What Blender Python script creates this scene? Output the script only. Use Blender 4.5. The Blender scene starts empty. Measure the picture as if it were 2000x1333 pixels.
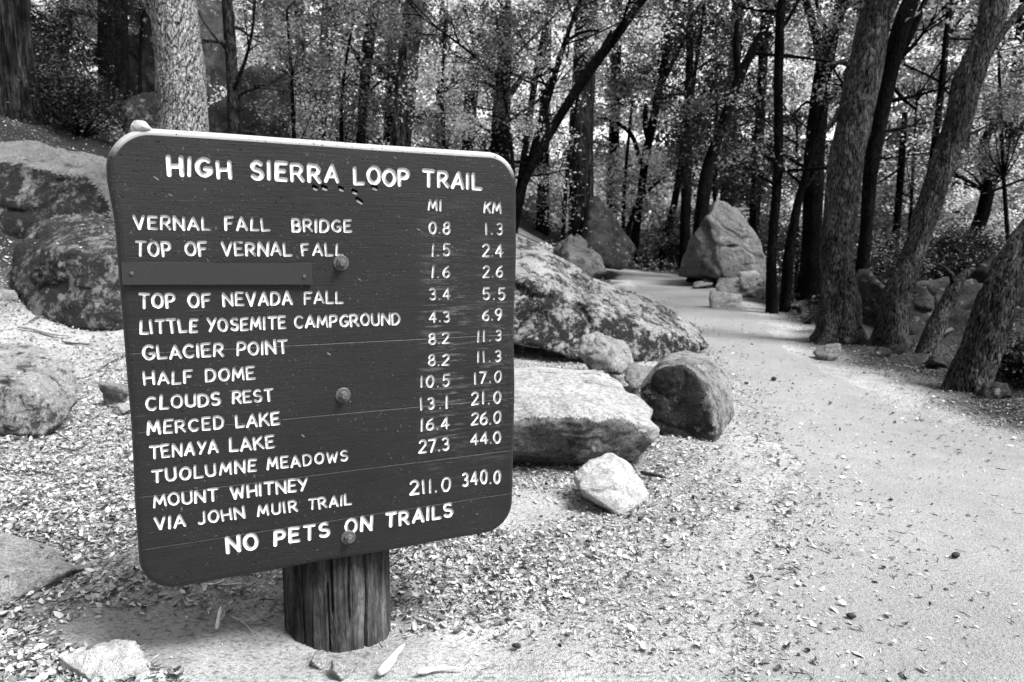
import bpy, bmesh, math, random
import numpy as np
from mathutils import Vector, Matrix
from mathutils.geometry import delaunay_2d_cdt

random.seed(7)
rng = np.random.default_rng(11)
S = bpy.context.scene
COL = S.collection

# ------------------------------------------------------------------ camera
F = 1365.4                      # focal length in photo pixels (2000 wide)
EYE = 1.10
_d = np.array([-0.01401647, 0.98844337, 0.15094117])       # world down in camera axes (x right, y down, z forward)
_Z = -_d
_Y = np.array([0, 0, 1.0]) - _Z * _Z[2]; _Y /= np.linalg.norm(_Y)
_X = np.cross(_Y, _Z)
RW = np.array([_X, _Y, _Z])     # camera axes -> world axes
CAMP = np.array([0, 0, EYE])
cam = bpy.data.cameras.new('camera'); camo = bpy.data.objects.new('camera', cam); COL.objects.link(camo)
cam.sensor_width = 36; cam.lens = F / 2000 * 36; cam.clip_start = 0.05; cam.clip_end = 1500
_r, _u, _b = RW[:, 0], -RW[:, 1], -RW[:, 2]
camo.matrix_world = Matrix(((_r[0], _u[0], _b[0], 0), (_r[1], _u[1], _b[1], 0), (_r[2], _u[2], _b[2], EYE), (0, 0, 0, 1)))
cam.dof.use_dof = True; cam.dof.focus_distance = 1.72; cam.dof.aperture_fstop = 6.5
S.camera = camo

# ------------------------------------------------------------------ light
SUN_EL, SUN_AZ = math.radians(55), math.radians(118)        # azimuth clockwise from +Y
w = bpy.data.worlds.new("World"); S.world = w; w.use_nodes = True
nt = w.node_tree; bg = nt.nodes['Background']
sky = nt.nodes.new('ShaderNodeTexSky'); sky.sky_type = 'NISHITA'; sky.sun_disc = False
sky.sun_elevation = SUN_EL; sky.sun_rotation = SUN_AZ
bw = nt.nodes.new('ShaderNodeRGBToBW')
nt.links.new(sky.outputs[0], bw.inputs[0]); nt.links.new(bw.outputs[0], bg.inputs[0])
bg.inputs[1].default_value = 0.08
sl = bpy.data.lights.new('sun', 'SUN'); sl.energy = 1.5; sl.angle = math.radians(22); sl.color = (1, 1, 1)
so = bpy.data.objects.new('sun', sl); COL.objects.link(so)
sdir = Vector((math.sin(SUN_AZ) * math.cos(SUN_EL), math.cos(SUN_AZ) * math.cos(SUN_EL), math.sin(SUN_EL)))
so.rotation_euler = sdir.to_track_quat('Z', 'Y').to_euler(); so.location = (0, 0, 40)
S.view_settings.view_transform = 'Standard'; S.view_settings.look = 'None'; S.view_settings.gamma = 1
S.view_settings.exposure = 2.6

# ------------------------------------------------------------------ helpers
def ray(px, py):
    v = RW @ np.array([(px - 1000) / F, (py - 666.5) / F, 1.0])
    return v
def at(px, py, Y):
    v = ray(px, py); return CAMP + v * (Y / v[1])

def _hash(ix, iy, iz, seed):
    h = (ix * 374761393 + iy * 668265263 + iz * 2147483647 + seed * 974711) & 0xFFFFFFFF
    h = ((h ^ (h >> 13)) * 1274126177) & 0xFFFFFFFF
    h = ((h ^ (h >> 16)) * 2246822519) & 0xFFFFFFFF
    return ((h ^ (h >> 15)) & 0xFFFFFF) / 0xFFFFFF * 2 - 1
def noise3(P, sc, seed=0):
    P = np.asarray(P, float) * sc
    i = np.floor(P).astype(np.int64); f = P - i; f = f * f * (3 - 2 * f)
    out = 0
    for dx in (0, 1):
        for dy in (0, 1):
            for dz in (0, 1):
                wgt = (f[..., 0] if dx else 1 - f[..., 0]) * (f[..., 1] if dy else 1 - f[..., 1]) * (f[..., 2] if dz else 1 - f[..., 2])
                out = out + wgt * _hash(i[..., 0] + dx, i[..., 1] + dy, i[..., 2] + dz, seed)
    return out
def fbm(P, sc, oct=4, seed=0, gain=0.5):
    a, t = 1.0, 0
    for k in range(oct):
        t = t + a * noise3(P, sc, seed + k * 17); a *= gain; sc *= 2.03
    return t

def mesh_from(name, V, faces=None, quads=None, tris=None, mats=(), smooth=True, parent=None, shade=None, midx=None):
    me = bpy.data.meshes.new(name)
    V = np.asarray(V, dtype=np.float32)
    if faces is not None:
        me.from_pydata([tuple(map(float, v)) for v in V], [], faces)
    else:
        Q = np.asarray(quads if quads is not None else tris, dtype=np.int32); k = Q.shape[1]
        me.vertices.add(len(V)); me.vertices.foreach_set('co', V.ravel())
        me.loops.add(Q.size); me.loops.foreach_set('vertex_index', Q.ravel())
        me.polygons.add(len(Q)); me.polygons.foreach_set('loop_start', np.arange(0, Q.size, k, dtype=np.int32))
        me.polygons.foreach_set('loop_total', np.full(len(Q), k, dtype=np.int32))
        me.update(calc_edges=True)
    if smooth: me.polygons.foreach_set('use_smooth', np.ones(len(me.polygons), dtype=bool))
    if midx is not None: me.polygons.foreach_set('material_index', np.asarray(midx, dtype=np.int32))
    if shade is not None:
        a = me.attributes.new('shade', 'FLOAT', 'FACE'); a.data.foreach_set('value', np.asarray(shade, dtype=np.float32))
    for m in mats: me.materials.append(m)
    me.update()
    o = bpy.data.objects.new(name, me); COL.objects.link(o)
    if parent is not None: o.parent = parent
    return o
def tag(o, label, cat, group=None):
    o['label'] = label; o['category'] = cat
    if group: o['group'] = group
    return o
def thing(name, label, cat, loc, rotz=0, group=None):
    o = bpy.data.objects.new(name, None); COL.objects.link(o); o.empty_display_size = 0.1
    o.location = tuple(map(float, loc)); o.rotation_euler = (0, 0, rotz)
    return tag(o, label, cat, group)

# ------------------------------------------------------------------ materials
class NT:
    def __init__(s, name):
        s.m = bpy.data.materials.new(name); s.m.use_nodes = True; s.t = s.m.node_tree
        s.b = s.t.nodes['Principled BSDF']; s.out = s.t.nodes['Material Output']
        s.b.inputs['Specular IOR Level'].default_value = 0.3; s.b.inputs['Roughness'].default_value = 0.85
        s.co = s.n('ShaderNodeTexCoord').outputs['Object']
    def n(s, typ, **kw):
        nd = s.t.nodes.new(typ)
        for k, v in kw.items(): setattr(nd, k, v)
        return nd
    def set(s, sock, v):
        if hasattr(v, 'is_output') or isinstance(v, bpy.types.NodeSocket): s.t.links.new(v, sock)
        else: sock.default_value = v
    def scale(s, v, sx, sy, sz, rot=(0, 0, 0)):
        mp = s.n('ShaderNodeMapping'); s.set(mp.inputs[0], v); mp.inputs['Scale'].default_value = (sx, sy, sz); mp.inputs['Rotation'].default_value = rot
        return mp.outputs[0]
    def noise(s, v, sc, det=4, rough=0.55, dist=0.0):
        nd = s.n('ShaderNodeTexNoise'); s.set(nd.inputs['Vector'], v); nd.inputs['Scale'].default_value = sc
        nd.inputs['Detail'].default_value = det; nd.inputs['Roughness'].default_value = rough; nd.inputs['Distortion'].default_value = dist
        return nd.outputs[0]
    def vor(s, v, sc, feat='F1', out=0, rnd=1.0):
        nd = s.n('ShaderNodeTexVoronoi', feature=feat); s.set(nd.inputs['Vector'], v); nd.inputs['Scale'].default_value = sc
        nd.inputs['Randomness'].default_value = rnd
        return nd.outputs[out]
    def ramp(s, f, *stops):
        nd = s.n('ShaderNodeValToRGB'); s.set(nd.inputs[0], f); e = nd.color_ramp.elements
        while len(e) < len(stops): e.new(0.5)
        for el, (p, c) in zip(e, stops): el.position = p; el.color = (c, c, c, 1)
        return nd.outputs[0]
    def math(s, op, a, b=0.0, clamp=False):
        nd = s.n('ShaderNodeMath', operation=op, use_clamp=clamp); s.set(nd.inputs[0], a); s.set(nd.inputs[1], b); return nd.outputs[0]
    def mix(s, f, a, b):
        nd = s.n('ShaderNodeMix', data_type='FLOAT'); s.set(nd.inputs[0], f); s.set(nd.inputs[2], a); s.set(nd.inputs[3], b); return nd.outputs[0]
    def bump(s, h, dist, strength=1.0, prev=None):
        nd = s.n('ShaderNodeBump'); s.set(nd.inputs['Height'], h); nd.inputs['Distance'].default_value = dist; nd.inputs['Strength'].default_value = strength
        if prev is not None: s.set(nd.inputs['Normal'], prev)
        return nd.outputs[0]
    def col(s, v):
        cc = s.n('ShaderNodeCombineColor')
        for k in range(3): s.set(cc.inputs[k], v)
        return cc.outputs[0]
    def base(s, v): s.set(s.b.inputs['Base Color'], s.col(v))

def M_ground(name, lo, hi, litter=0.5, ct=1.0):
    t = NT(name); c = t.co
    mo = t.n('ShaderNodeAttribute'); mo.attribute_name = 'mould_shade'
    big = t.noise(c, 0.9, 3); mid = t.noise(c, 7, 5, 0.65); fine = t.noise(c, 90, 3, 0.7); grit = t.noise(c, 260, 2, 0.6)
    chips = t.vor(t.scale(c, 1, 1.5, 1, (0, 0, 0.6)), 55, 'F1', 0)
    v = t.mix(t.ramp(big, (0.35, 0), (0.65, 1)), lo, hi)
    v = t.math('MULTIPLY', v, t.ramp(mid, (0.25, 1 - .28 * ct), (0.7, 1 + .12 * ct)))
    v = t.math('MULTIPLY', v, t.ramp(fine, (0.28, 1 - .55 * ct), (0.45, 0.97), (0.75, 1 + .2 * ct)))
    v = t.math('MULTIPLY', v, t.ramp(grit, (0.3, 1 - .45 * ct), (0.42, 1.0), (0.75, 1 + .15 * ct)))
    v = t.math('MULTIPLY', v, t.ramp(chips, (0.1, 1.12), (0.6, 1.0), (0.95, 1 - litter * 0.6)))
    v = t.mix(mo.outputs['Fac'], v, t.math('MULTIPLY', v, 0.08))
    t.base(v); t.b.inputs['Roughness'].default_value = 0.95; t.b.inputs['Specular IOR Level'].default_value = 0.1
    n1 = t.bump(fine, 0.012, 0.9); n2 = t.bump(grit, 0.004, 0.9, n1)
    t.set(t.b.inputs['Normal'], n2)
    return t.m
def M_rock(name, base, lich, lich_amt, pale=0.0, sc=1.0, speck=0.5):
    """granite with dark lichen or moss covering about lich_amt of it"""
    t = NT(name); c = t.co
    g = t.noise(c, 160 * sc, 2, 0.7); g2 = t.noise(c, 45 * sc, 4, 0.7); m = t.noise(c, 2.4 * sc, 4, 0.6, 0.6); m2 = t.noise(c, 12 * sc, 8, 0.78, 0.3); b = t.noise(c, 1.1 * sc, 3)
    v = t.math('MULTIPLY', base, t.ramp(g, (0.3, 1 - speck), (0.5, 1.0), (0.7, 1 + speck * 0.5)))
    v = t.math('MULTIPLY', v, t.ramp(g2, (0.3, 1 - speck), (0.62, 1.12)))
    v = t.math('MULTIPLY', v, t.ramp(m2, (0.3, 0.5), (0.5, 1.0), (0.7, 1.2)))
    v = t.math('MULTIPLY', v, t.ramp(b, (0.3, 0.7), (0.7, 1.2)))
    cv = t.vor(t.scale(c, 1, 1, 1), 6 * sc, 'F1', 0)
    comb = t.math('ADD', t.math('MULTIPLY', m, 0.4), t.math('MULTIPLY', m2, 0.6))
    e = 0.5 + (0.5 - lich_amt) * 0.34
    mask = t.ramp(comb, (e - 0.05, 0), (e - 0.005, 0.55), (e + 0.03, 1))
    v = t.mix(mask, v, t.math('MULTIPLY', lich, t.ramp(g2, (0.3, 0.5), (0.7, 1.6))))
    if pale > 0:
        pm = t.ramp(t.noise(t.scale(c, 1.3, 1.3, 1.3, (1, 2, 0)), 5 * sc, 5, 0.7), (0.60, 0), (0.63, 1))
        v = t.mix(t.math('MULTIPLY', pm, pale), v, 0.62)
    t.base(v)
    t.b.inputs['Roughness'].default_value = 0.9; t.b.inputs['Specular IOR Level'].default_value = 0.2
    n1 = t.bump(m2, 0.05, 0.9); n2 = t.bump(g2, 0.014, 1.0, n1); n3 = t.bump(g, 0.004, 0.9, n2)
    t.set(t.b.inputs['Normal'], n3)
    return t.m
def M_bark(name, dark, light, sc=1.0, stretch=0.16, plates=False, bumpd=0.03):
    t = NT(name); c = t.co
    if plates:
        cs = t.scale(c, 1, 1, stretch)
        wob = t.noise(c, 9, 4, 0.6)
        addv = t.n('ShaderNodeVectorMath', operation='MULTIPLY_ADD'); t.set(addv.inputs[0], t.col(wob)); addv.inputs[1].default_value = (0.16, 0.16, 0.16); t.set(addv.inputs[2], cs)
        e = t.vor(addv.outputs[0], 22 * sc, 'DISTANCE_TO_EDGE', 0); e2 = t.vor(addv.outputs[0], 55 * sc, 'DISTANCE_TO_EDGE', 0)
        f = t.noise(t.scale(c, 1, 1, 0.3), 60 * sc, 4, 0.7)
        h = t.math('ADD', t.ramp(e, (0.0, 0), (0.16, 1)), t.math('MULTIPLY', t.ramp(e2, (0.0, 0), (0.12, 1)), 0.35))
        h = t.math('ADD', h, t.math('MULTIPLY', f, 0.5))
        v = t.math('MULTIPLY', t.mix(t.ramp(e, (0.01, 0), (0.11, 1)), dark, light), t.ramp(f, (0.38, 0.12), (0.5, 0.8), (0.65, 1.3)))
    else:
        cs = t.scale(c, 1, 1, stretch)
        r1 = t.noise(cs, 26 * sc, 5, 0.65, 0.5); r2 = t.noise(t.scale(c, 1, 1, 0.4), 70 * sc, 3, 0.7); b = t.noise(t.scale(c, 1, 1, 0.45), 5.0, 5, 0.7)
        h = t.math('ADD', t.ramp(r1, (0.38, 0), (0.6, 1)), t.math('MULTIPLY', r2, 0.4))
        v = t.mix(t.ramp(r1, (0.4, 0), (0.62, 1)), dark, light)
        v = t.math('MULTIPLY', v, t.ramp(r2, (0.3, 0.6), (0.7, 1.3)))
        v = t.math('MULTIPLY', v, t.ramp(b, (0.34, 0.3), (0.5, 0.9), (0.66, 1.8)))
    t.base(v); t.set(t.b.inputs['Normal'], t.bump(h, bumpd, 1.0)); t.b.inputs['Roughness'].default_value = 0.95
    t.b.inputs['Specular IOR Level'].default_value = 0.04
    return t.m
def M_leaf(name, alb, trans=0.4):
    t = NT(name)
    a = t.n('ShaderNodeAttribute'); a.attribute_name = 'shade'
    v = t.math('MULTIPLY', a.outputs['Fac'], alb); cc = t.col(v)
    t.set(t.b.inputs['Base Color'], cc); t.b.inputs['Roughness'].default_value = 0.55; t.b.inputs['Specular IOR Level'].default_value = 0.35
    tr = t.n('ShaderNodeBsdfTranslucent'); t.set(tr.inputs[0], cc)
    mx = t.n('ShaderNodeMixShader'); mx.inputs[0].default_value = trans
    t.t.links.new(t.b.outputs[0], mx.inputs[1]); t.t.links.new(tr.outputs[0], mx.inputs[2]); t.t.links.new(mx.outputs[0], t.out.inputs[0])
    return t.m
def M_plain(name, v, rough=0.6, metal=0.0, spec=0.5, var=0.25, sc=60, bd=0.001):
    t = NT(name); n = t.noise(t.co, sc, 4, 0.65)
    t.base(t.math('MULTIPLY', v, t.ramp(n, (0.3, 1 - var), (0.7, 1 + var)))); t.b.inputs['Roughness'].default_value = rough
    t.b.inputs['Metallic'].default_value = metal; t.b.inputs['Specular IOR Level'].default_value = spec
    t.set(t.b.inputs['Normal'], t.bump(n, bd, 0.8))
    return t.m

# ------------------------------------------------------------------ terrain
_LE = np.array([(-6, 0.1), (0.5, 0.2), (1.5, 0.5), (2.2, 0.8), (2.8, 1.12), (3.45, 1.28), (5.05, 1.6), (7.9, 2.05), (10.7, 2.4), (13.6, 2.5), (18, 2.9), (21, 2.7), (22, 1.6), (23, -0.5), (25, -4), (31, -9)])
_RE = np.array([(-6, 4.5), (1, 3.6), (2.5, 3.0), (3.7, 2.75), (4.2, 2.65), (5.5, 2.75), (6.6, 2.8), (10.2, 3.6), (13.7, 4.05), (18.5, 4.6), (21, 4.3), (22.5, 3.7), (24, 2.0), (26, -1.5), (31, -7)])
def trail_edges(Y): return np.interp(Y, _LE[:, 0], _LE[:, 1]), np.interp(Y, _RE[:, 0], _RE[:, 1])
def sstep(a, b, x):
    t = np.clip((x - a) / (b - a), 0, 1); return t * t * (3 - 2 * t)
def terr(X, Y):
    X = np.asarray(X, float); Y = np.asarray(Y, float)
    u = -X + 0.35 * np.clip(Y, 0, 26)
    t = np.stack([X, Y, X * 0], -1)
    u = u + 0.35 * noise3(t, 0.5, 3)
    hl = np.interp(u, [3.7, 4.8, 6.4, 8.5, 11.35, 12.6, 20, 60, 200], [0, .06, .38, 1.28, 2.7, 3.1, 4.6, 9, 20])
    hr = np.interp(X, [5.5, 12, 30, 200], [0, 1.4, 3.5, 10]) * sstep(4, 9, X)
    hf = np.interp(-Y, [3, 6, 12, 60], [0, 1.5, 7, 45]) + np.interp(Y, [24, 30, 40, 60, 120, 400], [0, 0.5, 1.8, 5.0, 13, 40])  # rise behind the camera is added to block low sky light
    le, re = trail_edges(Y)
    off = np.minimum(np.abs(X - le), np.abs(X - re)); ins = (X > le) & (X < re)
    m = np.where(ins | (Y > 31), 0, sstep(0, 0.9, off))
    n = m * (0.055 * fbm(t, 0.9, 3, 5) + 0.018 * fbm(t, 5, 2, 9)) + 0.012 * noise3(t, 1.1, 13) - 0.055 * np.exp(-(((X + 0.42) / 0.5) ** 2 + ((Y - 1.9) / 0.42) ** 2))
    return hl + hr + hf + n
def terr1(X, Y): return float(terr(np.array([X]), np.array([Y]))[0])
def ground(px, py):
    v = ray(px, py); lo = 0.8
    ts = np.geomspace(0.8, 150, 700); P = CAMP + np.outer(ts, v)
    d = P[:, 2] - terr(P[:, 0], P[:, 1]); k = int(np.argmax(d < 0)) if (d < 0).any() else len(ts) - 1
    a, b = ts[max(k - 1, 0)], ts[k]
    for _ in range(25):
        m = (a + b) / 2; p = CAMP + m * v
        if p[2] - terr1(p[0], p[1]) < 0: b = m
        else: a = m
    return CAMP + b * v

def grid(name, xs, ys, zf, mats):
    X, Y = np.meshgrid(xs, ys); Z = zf(X, Y)
    V = np.stack([X, Y, Z], -1).reshape(-1, 3); nx, ny = len(xs), len(ys)
    i = (np.arange(ny - 1)[:, None] * nx + np.arange(nx - 1)[None, :]).ravel()
    return mesh_from(name, V, quads=np.stack([i, i + 1, i + nx + 1, i + nx], 1), mats=mats)
def warp(lo, hi, c, n, k):
    a, b = np.arcsinh((lo - c) * k), np.arcsinh((hi - c) * k)
    return c + np.sinh(np.linspace(a, b, n)) / k
m_soil = M_ground('forest_soil', 0.25, 0.37, 0.8)
m_trail = M_ground('trail_dirt', 0.225, 0.275, 0.1, 0.5)
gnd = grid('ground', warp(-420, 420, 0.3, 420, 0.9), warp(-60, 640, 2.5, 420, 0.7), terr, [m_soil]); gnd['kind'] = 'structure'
def mould_shade(X, Y):
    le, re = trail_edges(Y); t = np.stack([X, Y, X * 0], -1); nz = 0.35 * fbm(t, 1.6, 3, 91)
    right = sstep(0.0, 0.6, X - re + 0.6 * nz); far = sstep(8, 12, Y) * sstep(0.1, 0.9, np.maximum(le - X, X - re) + nz); up = sstep(5.8, 7.6, -X + 0.35 * Y + nz)  # right bank darkened as tree shade; elsewhere dark humus
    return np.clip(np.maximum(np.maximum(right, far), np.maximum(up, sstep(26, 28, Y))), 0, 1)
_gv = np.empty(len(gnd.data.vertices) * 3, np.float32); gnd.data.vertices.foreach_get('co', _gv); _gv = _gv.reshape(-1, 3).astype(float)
gnd.data.attributes.new('mould_shade', 'FLOAT', 'POINT').data.foreach_set('value', mould_shade(_gv[:, 0], _gv[:, 1]).astype(np.float32))
# the trodden trail: a ragged sheet just above the soil
ys = np.concatenate([np.linspace(0.4, 6, 190), np.linspace(6.08, 30, 200)]); us = np.linspace(0, 1, 90)
le, re = trail_edges(ys); q = np.stack([le * 0, ys, ys * 0], -1)
le = le + 0.10 * fbm(q, 2.2, 3, 21) + 0.05 * fbm(q, 11, 2, 23) + 0.05; re = re - 0.05 + 0.12 * fbm(q + 50, 2.2, 3, 22)
TX = le[:, None] + (re - le)[:, None] * us[None, :]; TY = np.repeat(ys[:, None], 90, 1)
TZ = terr(TX, TY) + 0.0035 - 0.010 * (np.abs(us[None, :] * 2 - 1) > 0.985)
i = (np.arange(len(ys) - 1)[:, None] * 90 + np.arange(89)[None, :]).ravel()
tr = mesh_from('trail', np.stack([TX, TY, TZ], -1).reshape(-1, 3), quads=np.stack([i, i + 1, i + 91, i + 90], 1), mats=[m_trail]); tr['kind'] = 'structure'

# ------------------------------------------------------------------ trail sign
SR = np.array([0.90962346, -0.05007782, 0.41240438]); SD = _d; SN = np.cross(SR, SD)
P0 = np.array([(660 - 1000) / F, (700 - 666.5) / F, 1]) * 1.78
def hit(px, py):
    q = np.array([(px - 1000) / F, (py - 666.5) / F, 1]); return q * ((P0 @ SN) / (q @ SN))
PBL = hit(276, 1164)
BW_, BH_ = 0.9755, 1.0836
def uv(px, py):
    p = hit(px, py) - PBL; return np.array([p @ SR, -(p @ SD)])
UPOST = uv(683, 1095)[0]
blw = RW @ PBL + CAMP; xr = RW @ SR; yr = RW @ SN
if yr[1] < 0: yr = -yr
ROT = math.atan2(xr[1], xr[0]); TH, RP = 0.05, 0.152
base_xy = blw + xr * UPOST + yr * (TH + RP * 0.93)
zg = terr1(base_xy[0], base_xy[1])
sign = thing('trail_sign', 'dark painted wooden trail sign with routed white mileage list on a round post', 'sign', (base_xy[0], base_xy[1], zg), ROT)
XO, YO, ZO = -UPOST, -(TH + RP * 0.93), blw[2] - zg          # sign local coordinates of the board's lower left front corner

def M_board():
    t = NT('painted_board'); c = t.co
    g1 = t.noise(t.scale(c, 5, 5, 120), 2.0, 5, 0.65, 0.6); g2 = t.noise(t.scale(c, 14, 14, 330), 1.6, 3, 0.7)
    pit = t.vor(t.scale(c, 1, 1, 2.2), 44, 'F1', 0); pitm = t.noise(c, 5, 2)
    pitv = t.noise(c, 150, 2, 0.5)
    sm = t.noise(t.scale(c, 6, 6, 60), 2.2, 5, 0.75)
    sx = t.n('ShaderNodeSeparateXYZ'); t.set(sx.inputs[0], c)
    xx = t.math('SUBTRACT', sx.outputs[0], XO); zz = t.math('SUBTRACT', sx.outputs[2], ZO)
    # worn paint rubbed pale round the two number columns
    def hump(v, c0, wd):
        d = t.math('DIVIDE', t.math('SUBTRACT', v, c0), wd); return t.math('SUBTRACT', 1.0, t.math('MULTIPLY', d, d), True)
    band = t.math('ADD', hump(xx, 0.765, 0.085), t.math('MULTIPLY', hump(xx, 0.905, 0.07), 0.6)); band = t.math('MULTIPLY', band, hump(zz, 0.55, 0.42), True)
    wear = t.math('MULTIPLY', t.ramp(sm, (0.52, 0), (0.66, 1)), t.math('MULTIPLY', band, 0.75))
    scr = t.math('MULTIPLY', t.ramp(t.noise(t.scale(c, 4, 4, 150), 2.0, 2, 0.5), (0.70, 0), (0.76, 1)), t.ramp(t.noise(c, 3.0, 2), (0.5, 0), (0.62, 0.55)))
    cl = t.noise(c, 2.5, 4)
    v = t.math('MULTIPLY', 0.010, t.ramp(cl, (0.3, 0.75), (0.7, 1.3)))
    v = t.math('MULTIPLY', v, t.ramp(g1, (0.3, 0.65), (0.65, 1.3)))
    v = t.mix(wear, v, 0.15); v = t.mix(scr, v, 0.07)
    pm = t.math('MULTIPLY', t.ramp(pitv, (0.68, 0), (0.72, 1)), t.ramp(pitm, (0.40, 0), (0.6, 1)))
    v = t.mix(t.math('MULTIPLY', pm, 0.5), v, 0.16)
    # joints between the glued boards
    jo = None
    for z0 in (0.115, 0.245, 0.40, 0.585):
        d = t.math('ABSOLUTE', t.math('ADD', t.math('SUBTRACT', zz, z0), t.math('MULTIPLY', t.math('SUBTRACT', g1, 0.5), 0.004)))
        q = t.ramp(t.math('DIVIDE', d, 0.02), (0.04, 1), (0.10, 0)); jo = q if jo is None else t.math('MAXIMUM', jo, q)
    v = t.mix(t.math('MULTIPLY', jo, 0.8), v, 0.02)
    ra = t.n('ShaderNodeAttribute'); ra.attribute_name = 'worn_rim'; v = t.mix(t.math('MULTIPLY', ra.outputs['Fac'], t.ramp(cl, (0.3, 0.75), (0.5, 1))), v, 0.30)
    t.base(v)
    hgt = t.math('SUBTRACT', t.math('ADD', g1, t.math('MULTIPLY', g2, 0.4)), t.math('MULTIPLY', jo, 1.2))
    pb = t.ramp(pitv, (0.29, 0), (0.35, 1)); v = t.math('MULTIPLY', v, t.ramp(pitv, (0.29, 0.4), (0.33, 1))); t.base(v); n0 = t.bump(pb, 0.004, 0.8); n1 = t.bump(hgt, 0.0012, 0.6, n0)
    t.set(t.b.inputs['Normal'], t.bump(cl, 0.02, 0.3, n1))
    t.b.inputs['Roughness'].default_value = 0.48; t.b.inputs['Specular IOR Level'].default_value = 0.36
    return t.m
m_board = M_board()
def M_paint():
    t = NT('sign_white_paint'); n = t.noise(t.co, 55, 5, 0.7); n2 = t.noise(t.scale(t.co, 1, 1, 5), 30, 4, 0.7)
    v = t.mix(t.ramp(n, (0.60, 0), (0.68, 0.7)), 0.66, 0.2); v = t.math('MULTIPLY', v, t.ramp(n2, (0.3, 0.75), (0.6, 1.05)))
    t.base(v); t.b.inputs['Roughness'].default_value = 0.7; t.set(t.b.inputs['Normal'], t.bump(n, 0.002, 0.8)); return t.m
m_white = M_paint()
m_worn = M_plain('sun_bleached_edge', 0.22, 0.7, 0, 0.3, 0.25, 40, 0.001)
m_gouge_shade = M_plain('gouge_shadow_wood', 0.006, 0.9, 0, 0.1, 0.3, 120)  # near black: shadow inside the notches put into the colour
m_chip_lit = M_plain('bare_wood_highlight', 0.45, 0.85, 0, 0.2, 0.35, 120)  # bare chipped wood, also the painted light on the notches' lower lips
m_metal = M_plain('weathered_steel', 0.085, 0.55, 0.3, 0.4, 0.45, 220, 0.0008)
m_plate = M_plain('painted_plate', 0.016, 0.5, 0, 0.45, 0.12, 260, 0.0006)
m_post = M_bark('post_wood', 0.03, 0.085, 1.3, 0.09, False, 0.006)
m_crack = M_plain('post_crack', 0.008, 1, 0, 0, 0.2)

def rr(inset, n=14):
    """rounded rectangle outline of the board, a little uneven"""
    Rc = 0.085; pts = []
    for (cx, cy, a0) in ((BW_ - Rc, BH_ - Rc, 0), (Rc, BH_ - Rc, 90), (Rc, Rc, 180), (BW_ - Rc, Rc, 270)):
        for k in range(n + 1):
            a = math.radians(a0 + 90 * k / n); r = Rc - inset; pts.append((cx + r * math.cos(a), cy + r * math.sin(a)))
    out = []
    for k, p in enumerate(pts):
        q = pts[(k + 1) % len(pts)]; L = math.hypot(q[0] - p[0], q[1] - p[1]); m = max(1, int(L / 0.03))
        for j in range(m): out.append((p[0] + (q[0] - p[0]) * j / m, p[1] + (q[1] - p[1]) * j / m))
    o = np.array(out); cen = np.array([BW_ / 2, BH_ / 2])
    nz = noise3(np.stack([o[:, 0], o[:, 1], o[:, 0] * 0], -1), 5, 77) * 0.0035
    left = np.exp(-((o[:, 1] - 0.98) / 0.07) ** 2) * (o[:, 0] < 0.3) * 0.010
    o[:, 0] -= left
    d = o - cen; return o + d / np.linalg.norm(d, axis=1)[:, None] * nz[:, None]

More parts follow.
